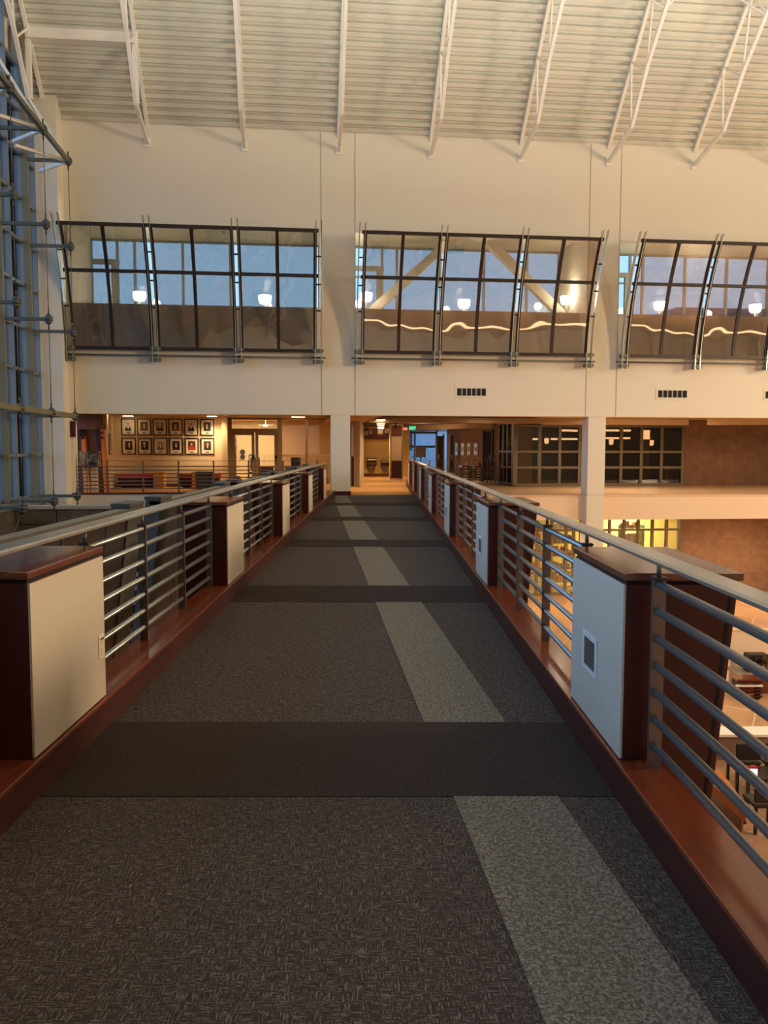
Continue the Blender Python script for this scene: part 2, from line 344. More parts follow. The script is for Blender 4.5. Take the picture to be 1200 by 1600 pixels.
# ================================================================== BRIDGE
XL, XR, ZB, PY0, SPC, LEN = -1.5363, 1.067, .169, 3.538, 4.606, .943
YE = 26.78
struct('floor', MB().box((XL+.02, -2.5, -.45), (XR-.02, YE, 0)), M_carpet, 'dark woven carpet of the footbridge', fr='W')
FL = bpy.data.objects['floor']; FR = Root(FL, (0, 0, 0), 'W')
def xleft(y): return .62-.083*y
for k in range(-1, 6):
    y0 = PY0+k*SPC; y1 = y0+.99
    if k >= 0 and y0 < YE: part('carpet_band', MB().box((XL+.021, y0, 0), (XR-.021, min(y1, YE-.01), .003)), M_band, FR)
    ya, yb = max(y1, -2), min(PY0+(k+1)*SPC, YE-.12)
    if yb > ya:
        i = MB(); p = [(xleft(ya), ya), (xleft(ya)+.465, ya), (xleft(yb)+.465, yb), (xleft(yb), yb)]
        if ya > 21: p = [(max(x, XL+.05), y) for x, y in p]
        i.prism(p, 0.0, .004, 2); part('carpet_inset', i, M_inset, FR)
part('threshold_strip', MB().box((XL+.03, YE-.1, 0), (XR-.03, YE, .006)), M_curbside, FR)

def curb(side, y0, y1, lab):
    x0 = XL if side < 0 else XR
    c = thing('bridge_curb', lab, 'curb', (x0, y0, -.4), 'W', 'wooden curbs of the bridge'); s = side
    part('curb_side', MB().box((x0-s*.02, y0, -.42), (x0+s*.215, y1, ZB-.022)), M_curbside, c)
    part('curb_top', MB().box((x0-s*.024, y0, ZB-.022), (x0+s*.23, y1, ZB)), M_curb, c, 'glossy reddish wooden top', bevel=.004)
curb(-1, -2.5, YE, 'long reddish wooden curb under the left railing of the bridge')
curb(1, -2.5, 34.5, 'long reddish wooden curb under the right railing of the bridge')

def pylon(side, k):
    y0 = PY0+k*SPC; y1 = y0+LEN; s = side; x0 = XL if s < 0 else XR
    t = thing('wood_pier', '%s mahogany pier with cream front panel along the %s railing, from the near end' % (ORD[k], 'left' if s < 0 else 'right'),
              'pier', (x0+s*.2, (y0+y1)/2, ZB), 'W', 'wooden piers along the bridge')
    zt = .958
    part('body', MB().prism([(x0+s*.006, ZB), (x0+s*.235, ZB), (x0+s*.235, -.42), (x0+s*.375, -.42), (x0+s*.495, zt), (x0+s*.006, zt)], y0, y1, 1), M_mahog, t, bevel=.004)
    part('shadow_gap', MB().box((x0+s*.012, y0+.012, zt), (x0+s*.48, y1-.012, zt+.016)), M_dark, t)
    part('counter', MB().box((x0-s*.006, y0-.012, zt+.016), (x0+s*.515, y1+.012, zt+.05)), M_mahogtop, t, 'glossy brown top', bevel=.006)
    part('front_panel', MB().box((x0-s*.006, y0+.002, ZB+.006), (x0+s*.006, y1-.002, zt-.004)), M_panel, t, 'cream painted panel', bevel=.002)
    part('edge_reveal', MB().prism([(x0+s*.335, -.40), (x0+s*.35, -.40), (x0+s*.472, zt-.002), (x0+s*.457, zt-.002)], y0-.002, y0, 1), M_dark, t)
    if s > 0 and k < 4:
        ya, yb = y0+.40, y0+.685
        g = part('vent', MB().box((x0-.012, ya, .415), (x0-.006, yb, .44)).box((x0-.012, ya, .585), (x0-.006, yb, .61)).box((x0-.012, ya, .44), (x0-.006, ya+.04, .585)).box((x0-.012, yb-.04, .44), (x0-.006, yb, .585)),
                 mat('vent_white', rgb(214, 214, 210), .5), t, 'white framed air grille')
        part('vent_core', MB().box((x0-.0075, ya+.04, .44), (x0-.006, yb-.04, .585)), M_dark, g)
        sl = MB()
        for i in range(14): z = ya+.05+i*(yb-ya-.1)/13; sl.box((x0-.011, z-.004, .44), (x0-.0075, z+.004, .585))
        part('louver', sl, mat('vent_grey', rgb(116, 100, 86), .5), g, kind='stuff')
    if s < 0 and k == 0:
        o_ = part('socket_cover', MB().box((x0+.006, 4.37, .40), (x0+.012, 4.455, .53)), mat('socket_white', rgb(232, 216, 190), .4), t, 'small cream wall socket cover', bevel=.002)
        part('socket', MB().box((x0+.012, 4.395, .415), (x0+.0135, 4.43, .455)).box((x0+.012, 4.395, .475), (x0+.0135, 4.43, .495)), mat('socket_white2', rgb(214, 196, 168), .4), o_)
        part('slot', MB().box((x0+.012, 4.39, .503), (x0+.014, 4.445, .511)), M_dark, o_)
for k in range(5): pylon(-1, k)
for k in range(7): pylon(1, k)

RXL, RXR = -1.70, 1.185
BARZ = [.265+.118*i for i in range(7)]
def railing(side, ya, yb, posts, idx):
    x = RXL if side < 0 else RXR
    t = thing('metal_railing', '%s seven-bar steel railing bay on the %s of the bridge, from the near end' % (ORD[idx], 'left' if side < 0 else 'right'),
              'railing', (x, (ya+yb)/2, ZB), 'W', 'railing bays between the wooden piers')
    for z in BARZ: part('bar', MB().tube((x, ya, z), (x, yb, z), .0175, 14), M_steel, t)
    for y in posts:
        p = part('post', MB().box((x-.028, y-.011, ZB), (x+.028, y+.011, .998)), M_post, t)
        part('cap', MB().box((x-.03, y-.032, .993), (x+.03, y+.032, 1.005)), M_clamp, p)
        part('stem', MB().tube((x, y, 1.0), (x, y, 1.074), .011, 10), M_post, p)
for side in (-1, 1):
    n = 5 if side < 0 else 7
    railing(side, -1.6, PY0-.05, [1.13, 2.3, PY0-.085] if side > 0 else [1.13, 2.3, PY0-.075], 0)
    for k in range(n):
        ya = PY0+k*SPC+LEN; yb = PY0+(k+1)*SPC
        if side < 0 and k == 4: railing(side, ya+.05, 24.9, [ya+.2, ya+1.3, 24.85], k+1)
        elif side > 0 and k == 6: railing(side, ya+.05, 34.3, [ya+.2, 33.3, 34.25], k+1)
        else: railing(side, ya+.1, yb-.02, [ya+.2, ya+1.33, ya+2.46, yb-.085], k+1)
def handrail(x, y0, y1, w, lab, curl=None):
    p = [(-w/2, 1.076), (w/2, 1.076), (w/2, 1.088), (w/2-.012, 1.096), (-w/2+.012, 1.096), (-w/2, 1.088)]
    b = MB().prism([(x+a, z) for a, z in p], y0, y1, 1)
    t = thing('handrail', lab, 'handrail', (x, y0, 1.076), 'W', 'flat steel handrails of the bridge')
    part('rail', b, M_hand, t)
    part('soffit_strip', MB().box((x-w/2+.01, y0, 1.071), (x+w/2-.01, y1, 1.0765)), M_clamp, t)
handrail(-1.722, -1.6, 24.9, .135, 'long flat steel handrail along the left side of the bridge')
handrail(1.178, -1.6, 34.4, .11, 'long flat steel handrail along the right side of the bridge')

# ---- parallel stair guard left of the bridge: leaning dark panels, grey-olive cap and tapered piers
GX = -2.35
for k in range(-1, 5):
    ya, yb = PY0+k*SPC+.5+.0, PY0+(k+1)*SPC-.13
    if k == -1: ya = -2
    lab = '%s leaning dark guard wall beyond the left railing, from the near end' % ORD[k+1]
    t = thing('stair_guard', lab, 'guard wall', (GX-.3, (ya+yb)/2, -2.2), 'W', 'stair guards left of the bridge')
    def lean(z): return GX-.12*(.98-z)
    def slab(y0, y1, zt, dx0, dx1, zb=-2.2): return MB().prism([(lean(zt)+dx0, zt), (lean(zb)+dx0, zb), (lean(zb)+dx1, zb), (lean(zt)+dx1, zt)], y0, y1, 1)
    npan = 4
    for i in range(npan):
        a0, a1 = ya+(yb-ya)*i/npan, ya+(yb-ya)*(i+1)/npan; part('panel', slab(a0+.012, a1-.012, .95, -.06, 0), M_guard, t)
    part('cap', MB().box((GX-.10, ya, .945), (GX+.03, yb, .98)), M_olive, t, 'olive metal cap rail')
    for (p0, p1) in ((yb-.45, yb),) + (((ya, ya+.45),) if k >= 0 else ()):
        part('end_pier', slab(p0, p1, 1.0, -.14, .02), M_gpier, t, 'grey tapered end pier')
        part('pier_cap', MB().box((GX-.15, p0-.01, 1.0), (GX+.03, p1+.01, 1.03)), M_gpier, t)

# stairs behind the guard
st = thing('staircase', 'grey staircase with pale nosings seen through the left railing', 'stairs', (-4.2, 12, LZ), 'W')
for i in range(16):
    y = 9.4+i*.42; z = -2.75+i*.17
    s_ = part('step', MB().box((-6.0, y, z-.17), (-2.97, y+.42, z)), M_gpier, st)
    part('nosing', MB().box((-6.0, y-.015, z-.03), (-2.97, y+.05, z+.006)), mat('nosing_pale', rgb(176, 176, 166), .5), s_)
    part('riser', MB().box((-6.0, y-.012, z-.17), (-2.97, y-.002, z-.03)), M_black, s_)
part('stringer', MB().prism([(9.2, LZ), (16.3, LZ), (16.3, -.3), (9.2, -3.1)], -6.1, -6.0, 0), M_gpier, st)
part('underframe', MB().prism([(9.4, LZ), (16.1, LZ), (16.1, -.5), (9.4, -3.0)], -5.9, -3.0, 0), M_dark, st)

# low grey stone wall by the glass
su = U(184, -3.4, 790); sz = Z(184, 790, -3.4)
sw = thing('stone_wall', 'low grey stone block wall with pale coping below the glass wall', 'wall', (-9.0, -3.4, LZ))
bh = .42
random.seed(3)
part('core', MB().box((-9.15, -3.33, LZ), (su-.03, -3.0, sz-.09)), mat('mortar_grey', rgb(66, 63, 57), .9), sw)
for r in range(6):
    z1 = sz-.09-r*bh; x = su-(.0 if r % 2 == 0 else .0); wv = .42 if r % 2 else .8
    x1 = su
    while x1 > -9.15:
        x0 = max(-9.15, x1-wv); sh = random.uniform(-.02, .02)
        part('stone', MB().box((x0+.012, -3.4+random.uniform(-.012, .012), z1-bh+.012), (x1-.012, -3.32, z1-.012)), M_stone, sw)
        x1 = x0; wv = random.choice((.7, .85, .95))
part('coping', MB().box((-9.15, -3.46, sz-.09), (su-.2, -2.95, sz)), mat('coping_pale', rgb(170, 166, 152), .7), sw, 'pale coping')

# ================================================================== ROOF TRUSSES
TOPC = [(.1, 11.40), (-5.6, 17.1)]
BOTC = [(.0, 10.93), (-.45, 11.05), (-1.87, 11.36), (-2.9, 12.7), (-4.0, 13.72), (-5.6, 15.0), (-9.0, 17.2)]
UT = [-8.9+2.955*i for i in range(10)]
for i, u in enumerate(UT):
    nm = '%s white steel roof truss from the glass wall along the far wall' % (ORD[i] if i < 10 else ['eleventh', 'twelfth', 'thirteenth', 'fourteenth'][i-10])
    t = thing('roof_truss', nm, 'truss', (u, 0, 10.93), 'B', 'white roof trusses on the far wall')
    b = MB().bar((u, .08, 11.33), (u, -5.4, 17.0), .10, .12); part('top_chord', b, M_truss, t)
    b = MB()
    P = [(u, v, z) for v, z in BOTC]
    for p, q in zip(P[:-1], P[1:]): b.bar(p, q, .10, .11)
    part('bottom_chord', b, M_truss, t)
    part('web', MB().bar((u, -1.72, 13.3), (u, -1.80, 11.4), .055, .055), M_truss, t)
    part('web', MB().bar((u, -1.72, 13.36), (u, -2.78, 12.6), .055, .055), M_truss, t)
    part('web', MB().bar((u, -2.86, 12.7), (u, -3.25, 14.8), .05, .05), M_truss, t)
    part('web', MB().bar((u, -3.25, 14.8), (u, -4.0, 13.75), .055, .055), M_truss, t)
    part('wall_plate', MB().box((u-.09, -.04, 10.8), (u+.09, 0, 11.08)), M_truss, t)
    if i >= 5:
        for d in (-1, 1):
            part('brace', MB().bar((u, -4.0, 13.72), (u+d*.9, -3.3, 14.75), .05, .05), M_truss, t)
bm_ = thing('roof_beam', 'deep white box beam spanning the two trusses nearest the glass wall', 'beam', (-7.4, -1.9, 13.2))
part('web_plate', MB().box((-8.9, -1.82, 13.05), (-5.95, -1.72, 13.45)), M_truss, bm_)
part('flange', MB().box((-8.9, -1.95, 13.0), (-5.95, -1.6, 13.05)), M_truss, bm_)
part('post', MB().box((-8.98, -1.85, 11.4), (-8.82, -1.7, 13.4)), M_truss, bm_)
part('post', MB().box((-6.03, -1.83, 11.4), (-5.87, -1.7, 13.4)), M_truss, bm_)

# ================================================================== CURTAIN WALL STRUTS AND CABLES
NZ = [.12, 2.45, 4.88, 7.30, 9.68]; NU = -7.85
NV = [-1.9, -4.25, -6.75]
NAMES = ['beside the far wall', 'second from the far wall', 'third from the far wall']
for j, v in enumerate(NV):
    t = thing('cable_truss', 'grey-green strut and cable mast of the glass wall, %s' % NAMES[j], 'truss', (CU+.2, v, .0), 'B', 'cable masts of the glass wall')
    part('mast', MB().box((CU+.14, v-.06, .05), (CU+.30, v+.06, roofz(v)-.1)), M_olive, t, 'olive steel upright')
    for z in NZ:
        s_ = part('strut', MB().bar((CU+.28, v, z), (NU, v, z), .10, .085), M_strut, t)
        nd = MB()
        for (r0, r1, za, zb) in ((.045, .11, -.13, -.05), (.11, .11, -.05, .05), (.11, .045, .05, .13)): nd.tube((NU, v, z+za), (NU, v, z+zb), r0, 8, r1)
        part('node', nd, M_node, s_)
        part('clevis', MB().tube((NU, v, z-.26), (NU, v, z-.13), .022, 8), M_cable, s_); part('clevis', MB().tube((NU, v, z+.13), (NU, v, z+.26), .022, 8), M_cable, s_)
    for z0, z1 in zip(NZ[:-1], NZ[1:]): part('cable', MB().tube((NU, v, z0+.1), (NU, v, z1-.1), .011, 6), M_cable, t)
    if j == 2: part('cable', MB().tube((NU, v, NZ[0]-.1), (NU-.5, v-.6, -1.4), .011, 6), M_cable, t)
    part('stay', MB().bar((NU, v, NZ[4]), (CU+.3, v+1.0, NZ[4]), .08, .08), M_truss, t)
    part('stay', MB().bar((NU, v, NZ[4]), (CU+.3, v-1.1, NZ[4]), .08, .08), M_truss, t)
    part('hanger', MB().bar((NU, v, NZ[4]), (CU+.35, v, 11.4), .07, .07), M_truss, t)
ch = thing('wind_chord', 'dark upper steel chord linking the cable masts high by the glass wall', 'beam', (NU, -4.2, NZ[4]), 'B', 'chords linking the cable masts')
part('chord', MB().bar((NU, NV[0], NZ[4]), (NU, -12, NZ[4]), .10, .12), M_strut, ch)
ch = thing('wind_chord', 'olive lower steel chord linking the cable masts at gallery ceiling height', 'beam', (NU, -4.2, NZ[1]), 'B', 'chords linking the cable masts')
part('chord', MB().bar((NU, NV[0], NZ[1]), (NU, -12, NZ[1]), .09, .13), M_olive, ch)

# ================================================================== CURVED GLASS SCREENS IN FRONT OF THE OPENINGS
def scr(z):                                     # the screens curve outwards: tilt grows by 7.2 degrees per metre of height
    if z < 4.4: return -.24
    k = math.radians(7.2); return -.24+(math.log(math.cos(math.radians(4)+k*(z-4.4)))-math.log(math.cos(math.radians(4))))/k
ZS = [4.42+(8.05-4.42)*i/10 for i in range(11)]
def strip(mb, u0, u1, dv0, dv1, z0, z1, n=10):
    zs = [z0+(z1-z0)*i/n for i in range(n+1)]
    for a, b in zip(zs[:-1], zs[1:]):
        vs = [(u, scr(z)+d, z) for z in (a, b) for u, d in ((u0, dv0), (u1, dv0), (u1, dv1), (u0, dv1))]
        mb.add(vs, [(0, 1, 5, 4), (1, 2, 6, 5), (2, 3, 7, 6), (3, 0, 4, 7)]+([(0, 3, 2, 1)] if a == z0 else [])+([(4, 5, 6, 7)] if b == zs[-1] else []))
    return mb
def curved_pane(u0, u1, z0, z1, n=20):
    mb = MB(); zs = [z0+(z1-z0)*i/n for i in range(n+1)]
    for d in (-.006, .006): mb.add([(u, scr(z)+d, z) for z in zs for u in (u0, u1)], [(2*i, 2*i+1, 2*i+3, 2*i+2) for i in range(n)], True)
    for u in (u0, u1): mb.add([(u, scr(z)+d, z) for z in zs for d in (-.006, .006)], [(2*i, 2*i+1, 2*i+3, 2*i+2) for i in range(n)])
    return mb
SCR = [([-8.36, -5.78, -3.22, -.72], 'left'), ([.60, 3.12, 5.66, 8.2], 'middle'), ([9.42, 11.96, 14.5, 17.05], 'right')]
for si, (us, nm) in enumerate(SCR):
    t = thing('glass_screen', 'curved dark-framed glass screen leaning out below the %s upper opening' % nm, 'glass screen', ((us[0]+us[-1])/2, -.3, 4.4), 'B', 'curved glass screens of the far wall')
    ZM = 6.86
    for a, b in zip(us[:-1], us[1:]):
        a0, b0 = a+.10, b-.10; mid = (a0+b0)/2
        for u in (a0, mid, b0): part('mullion', strip(MB(), u-.05, u+.05, -.04, .03, 4.62, 8.08), M_screen, t)
        for z in (4.62, ZM, 8.08): part('transom', MB().box((a0-.1, scr(z)-.045, z-.05), (b0+.1, scr(z)+.03, z+.05)), M_screen, t)
        for (p, q) in ((a0+.035, mid-.035), (mid+.035, b0-.035)):
            for (z0, z1) in ((4.66, ZM-.035), (ZM+.035, 8.045)): part('pane', curved_pane(p, q, z0, z1), M_sglass, t)
    for u in us:
        for d in (-.085, .085):
            part('fin', strip(MB(), u+d-.012, u+d+.012, -.10, .08, 4.2, 8.32, 12), M_fin, t, 'pale steel fin')
        for z in (5.85, 6.62, 7.4): part('spacer', MB().box((u-.085, scr(z)-.03, z-.02), (u+.085, scr(z)+.03, z+.02)), M_screen, t)
        for z in (4.28, 4.62):
            k_ = part('bracket', MB().box((u-.14, scr(z)-.09, z-.06), (u+.14, scr(z)+.05, z+.06)).bar((u, scr(z), z), (u, 0, z), .08, .08), M_brk, t)
            part('bolt', MB().tube((u-.17, scr(z)-.03, z), (u+.17, scr(z)-.03, z), .04, 10), M_brk, k_)
    part('tube', MB().tube((us[0]-.25, -.2, 4.42), (us[-1]+.25, -.2, 4.42), .028, 8), M_brk, t)

# ================================================================== UPPER CORRIDOR WINDOWS, BRACES, LAMPS
VB = 3.0
VERT = [[184, 211, 286, 360, 432], [597, 620, 688, 756, 823, 890], [984, 1004, 1070, 1135, 1200]]
for i, (u0, u1) in enumerate(OPEN):
    t = thing('window_%d' % (i+1), '%s row of corridor windows behind the curved screens' % ['left', 'middle', 'right'][i], 'window', ((u0+u1)/2, VB, 5.3))
    t.o['kind'] = 'structure'; del t.o['category']
    zs, zm, zh = 5.3, Z((u0+u1)*0+400, 434, VB), 8.7
    zm = 7.62
    us = [u0+.0]+[U(x, VB, 430) for x in VERT[i]]+[u1]
    us = [x for x in us if u0-.01 <= x <= u1+.01]
    for k, x in enumerate(us): part('mullion', MB().box((x-.04, VB-.06, zs), (x+.04, VB+.06, zh)), M_wframe, t)
    for z in (zs, zh-.05, zm): part('transom', MB().box((u0, VB-.05, z), (u1, VB+.05, z+.06)), M_wframe, t)
    d1 = us[1]
    part('door_head', MB().box((u0, VB-.08, 7.86), (d1+.06, VB+.05, 8.02)), M_wframe, t)
    part('door_stile', MB().box((d1-.2, VB-.08, zs), (d1-.04, VB+.05, 7.86)), M_wframe, t)
    for a, b in zip(us[:-1], us[1:]):
        for (z0, z1) in ((zs+.06, zm), (zm+.06, zh-.05)):
            if b-a > .15: part('pane', MB().box((a+.04, VB-.01, z0), (b-.04, VB+.01, z1)), M_uglass, t)
bx = thing('steel_brace', 'pale diagonal steel braces meeting in an inverted V behind the middle screen', 'brace', (4.3, 1.8, 5.1))
bu = lambda px, py: (lambda r: (r[0], 1.8, r[1]))(on(px, py, 1.8))
part('brace_arm', MB().bar(bu(560, 505), bu(716, 366), .30, .32, (0, 1, 0)), M_wall, bx)
part('brace_arm', MB().bar(bu(890, 505), bu(752, 366), .30, .32, (0, 1, 0)), M_wall, bx)
LP = [(218, 463), (414, 468), (572, 464), (725, 475), (885, 469), (1031, 478), (1180, 482)]
LPN = ['first', 'second', 'third', 'fourth', 'fifth', 'sixth', 'seventh']
for i, (px, py) in enumerate(LP):
    u, z = on(px, py, 1.3)
    t = thing('bowl_lamp', '%s glowing white bowl lamp from the left behind the upper openings' % LPN[i], 'lamp', (u, 1.3, 5.1), 'B', 'glowing bowl lamps in the upper corridor')
    part('shade', MB().lathe([(.02, -.15), (.15, -.14), (.20, -.06), (.215, .06), (.21, .13), (.0, .14)], (u, 1.3, z), 18), M_glow, t)
    part('stem', MB().tube((u, 1.3, 5.1), (u, 1.3, z-.15), .035, 8), M_wframe, t)
    part('foot', MB().tube((u, 1.3, 5.1), (u, 1.3, 5.16), .16, 12), M_wframe, t)
    part('arm', MB().bar((u+.1, 1.3, z-.35), (u+.1, 1.3, z-.14), .03, .03), M_wframe, t)
    lamp('bowl_lamp_light', 'POINT', W(u, 1.3, z+.35), 28, (1, .9, .66), .15)
def small(name, lab, cat, px, py, v, w, h, ma, d=.1):
    u, z = on(px, py, v); return solo(name, MB().box((u-w/2, v-d, z-h/2), (u+w/2, v, z+h/2)), ma, lab, cat, (u, v, z-h/2), bevel=.01)
# emergency light + detectors on alcove ceilings
t = thing('emergency_light', 'small twin emergency light on the ceiling behind the left screen', 'light', (U(353, 1.0, 365), 1.0, 8.72))
u = U(353, 1.0, 365); part('case', MB().box((u-.14, .9, 8.6), (u+.14, 1.1, 8.72)), M_panel, t); part('head', MB().tube((u-.07, .95, 8.5), (u-.07, .95, 8.6), .06, 10), M_panel, t)
t = thing('ceiling_detector', 'small ceiling detector behind the middle screen near its right end', 'detector', (U(893, 1.0, 378), 1.0, 8.72))
u = U(893, 1.0, 378); part('body', MB().tube((u, 1.0, 8.62), (u, 1.0, 8.72), .12, 14), M_panel, t); part('sensor', MB().tube((u, 1.0, 8.57), (u, 1.0, 8.62), .06, 12), M_wframe, t)

# fascia air vents
for i, (pa, pb) in enumerate((((714, 608), (759, 619)), ((1028, 609), (1073, 620)), ((1196, 609), (1241, 620)))):
    u0, z1 = on(*pa, 0); u1, z0 = on(*pb, 0); z0, z1 = 3.27, 3.51
    t = thing('air_vent', '%s air vent in the fascia below the %s screen' % (['dark slotted', 'dark slotted', 'partly cropped'][i], ['middle', 'right', 'right'][i]), 'vent', ((u0+u1)/2, 0, z0), 'B', 'air vents in the fascia')
    part('core', MB().box((u0, -.006, z0), (u1, .0, z1)), M_dark, t)
    part('frame', MB().box((u0-.07, -.015, z0-.07), (u1+.07, 0, z0)).box((u0-.07, -.015, z1), (u1+.07, 0, z1+.07)).box((u0-.07, -.015, z0), (u0, 0, z1)).box((u1, -.015, z0), (u1+.07, 0, z1)), M_wall, t)
    for k in range(1, 6): x = u0+(u1-u0)*k/6; part('vane', MB().box((x-.02, -.012, z0), (x+.02, 0, z1)), M_wframe, t)


# ================================================================== LEFT GALLERY
VG = 6.3
CZ = FASC+.14
def uz(px, py, v): return on(px, py, v)
uL, uR = U(178, VG), U(349, VG)
struct('wall_gallery', MB().box((uL, VG, 0), (uR, VG+.15, CZ)), M_beige, 'cream gallery wall behind the portraits')
g2 = (U(166, 2.4), 2.4)
struct('wall_gallery_side', MB().prism([g2, (uL, VG), (uL-.15, VG+.1), (g2[0]-.2, g2[1])], 0, CZ, 2), M_beige, 'cream return wall between portal and portraits')
struct('wall_gallery_end', MB().box((-9.2, .0, 0), (U(121, .3)-.0, .3, FASC)), M_wall, 'narrow pale wall left of the wooden portal')
struct('baseboard_gallery', MB().box((uL, VG-.02, 0), (uR, VG, .12)), M_mahog, 'dark base board under the portraits')

DESC = [['man in dark suit resting his chin', 'seated man in brown jacket', 'man with glasses and dark suit', 'man in grey suit', 'man in black suit, hands low', 'man in black suit on dark ground'],
        ['standing man on dark ground', 'man with white hair and dark suit', 'man in grey jacket before shelves', 'thin man in black suit', 'person in red shirt', 'man in dark suit with red tie']]
SUIT = [[(40, 36, 40), (110, 80, 56), (36, 32, 34), (96, 92, 88), (24, 22, 24), (22, 20, 24)], [(52, 46, 40), (30, 28, 34), (104, 100, 92), (24, 22, 26), (206, 52, 30), (30, 28, 34)]]
BACK = [[(206, 196, 178), (92, 64, 44), (128, 122, 116), (70, 58, 48), (196, 180, 150), (48, 44, 44)], [(60, 52, 42), (30, 26, 26), (170, 160, 140), (28, 26, 28), (70, 56, 44), (66, 44, 34)]]
PX = [[201, 225.5, 250, 274.5, 299, 324], [201, 226, 250.5, 275, 299.5, 324]]
M_frame = mat('picture_frame', rgb(36, 20, 18), .35); M_mat = mat('picture_mount', rgb(222, 208, 182), .8)
M_skin = mat('print_skin', rgb(206, 160, 128), .6); M_hairp = mat('print_hair', rgb(64, 52, 46), .6); M_white = mat('print_white', rgb(226, 220, 210), .6)
for r in range(2):
    for c in range(6):
        u, _ = uz(PX[r][c], 680, VG); z = 2.34-(0 if r == 0 else .745); w_, h_ = .535, .655; z -= .012*c*0
        t = thing('framed_portrait', 'portrait of %s, %s from left, %s row' % (DESC[r][c], ORD[c], 'upper' if r == 0 else 'lower'), 'picture', (u, VG, z-h_/2), 'B', 'framed portraits on the gallery wall')
        f = MB(); x0, x1, z0, z1 = u-w_/2, u+w_/2, z-h_/2, z+h_/2; k = .038
        f.box((x0, VG-.035, z0), (x1, VG, z0+k)).box((x0, VG-.035, z1-k), (x1, VG, z1)).box((x0, VG-.035, z0+k), (x0+k, VG, z1-k)).box((x1-k, VG-.035, z0+k), (x1, VG, z1-k))
        part('frame', f, M_frame, t); part('mount', MB().box((x0+k, VG-.015, z0+k), (x1-k, VG-.003, z1-k)), M_mat, t)
        p = part('photograph', MB().box((u-.14, VG-.018, z-.15), (u+.14, VG-.015, z+.20)), mat('print_back_%d%d' % (r, c), rgb(*BACK[r][c]), .5), t)
        hx = u+random.uniform(-.015, .02); hz = z+.075
        def disc(cx, cz, rx, rz, y): return MB().add([(cx+rx*math.cos(a*math.pi/8), y, cz+rz*math.sin(a*math.pi/8)) for a in range(16)], [tuple(range(16))])
        part('torso', MB().add([(hx-.115, VG-.0195, z-.148), (hx+.115, VG-.0195, z-.148), (hx+.105, VG-.0195, z-.03), (hx+.04, VG-.0195, z+.012), (hx-.04, VG-.0195, z+.012), (hx-.105, VG-.0195, z-.03)], [(0, 1, 2, 3, 4, 5)]), mat('print_suit_%d%d' % (r, c), rgb(*SUIT[r][c]), .6), p)
        part('shirt', MB().add([(hx-.03, VG-.0205, z+.012), (hx+.03, VG-.0205, z+.012), (hx, VG-.0205, z-.09)], [(0, 1, 2)]), M_white if (r, c) != (1, 4) else mat('print_red', rgb(190, 46, 28), .6), p)
        part('hair', disc(hx, hz+.022, .05, .052, VG-.020), M_white if (r, c) in ((1, 1), (0, 2)) else M_hairp, p)
        part('face', disc(hx, hz, .042, .054, VG-.0215), M_skin, p)
        part('name_plate', MB().box((u-.06, VG-.018, z-.245), (u+.06, VG-.015, z-.21)), M_mahog, t)
# small frame and thermostat on the return wall
ex = ((uL-g2[0]), (VG-g2[1])); el = math.hypot(*ex); ex = (ex[0]/el, ex[1]/el); nx = (ex[1], -ex[0])
def onside(s, d, z): return (g2[0]+ex[0]*s+nx[0]*d, g2[1]+ex[1]*s+nx[1]*d, z)
def sidebox(mb, s0, s1, d0, d1, z0, z1): return mb.prism([onside(s0, d0, 0)[:2], onside(s1, d0, 0)[:2], onside(s1, d1, 0)[:2], onside(s0, d1, 0)[:2]], z0, z1, 2)
t = thing('framed_certificate', 'narrow tall framed certificate on the cream wall beside the wooden portal', 'picture', onside(1.9, 0, 1.5))
part('frame', sidebox(MB(), 1.2, 2.2, 0, .03, 1.28, 2.03), M_frame, t); part('mount', sidebox(MB(), 1.35, 2.05, .03, .034, 1.33, 1.98), M_mat, t); part('print', sidebox(MB(), 1.6, 1.85, .034, .037, 1.42, 1.9), M_hairp, t)
t = thing('thermostat', 'small beige wall thermostat above the narrow certificate', 'thermostat', onside(1.9, 0, 2.2))
part('case', sidebox(MB(), 1.75, 2.15, 0, .03, 2.18, 2.32), M_mat, t); part('dial', sidebox(MB(), 1.85, 2.05, .03, .045, 2.22, 2.28), M_wframe, t)
# plaque on the end wall
u0, z1 = uz(105, 658, 0); u1, z0 = uz(119, 683, 0)
t = thing('wall_plaque', 'square brown plaque on the pale wall left of the wooden portal', 'plaque', ((u0+u1)/2, 0, z0))
part('board', MB().box((u0, -.03, z0), (u1, 0, z1)), M_mahog, t); part('rim', MB().box((u0, -.04, z0), (u1, -.03, z0+.03)).box((u0, -.04, z1-.03), (u1, -.03, z1)), M_mahogtop, t)
# wooden portal
vp = 1.6
pu = lambda px: U(px, vp)
po = thing('wood_portal', 'dark and orange wooden portal with leaning jambs at the left end of the gallery', 'doorway', (pu(143), vp, 0))
part('lintel', MB().box((pu(120), vp-.2, 2.14), (pu(164), vp+.3, CZ-.02)), M_mahogtop, po)
part('door_panel', MB().box((pu(122), vp+.2, 0), (pu(160), vp+.26, 2.14)), mat('portal_panel', rgb(132, 62, 30), .45, noise=.4, nscale=2), po)
def jamb(name, xa, xb, xc, xd, ma, lab, y0=-.1, y1=.12, z0=0, z1=2.14): part(name, MB().prism([(pu(xa), z0), (pu(xb), z0), (pu(xd), z1), (pu(xc), z1)], vp+y0, vp+y1, 1), ma, po, lab)
jamb('jamb', 121, 130, 118, 127, M_mahog, 'dark left jamb'); jamb('jamb', 156, 164, 152, 160, mat('portal_dark', rgb(36, 16, 12), .5), 'dark right jamb')
jamb('jamb_facing', 130, 140, 127, 134, M_orange, 'orange left facing', -.08, .14, 0, 1.9); jamb('jamb_facing', 163, 170, 159, 163.5, M_orange, 'orange right facing', -.16, .1)
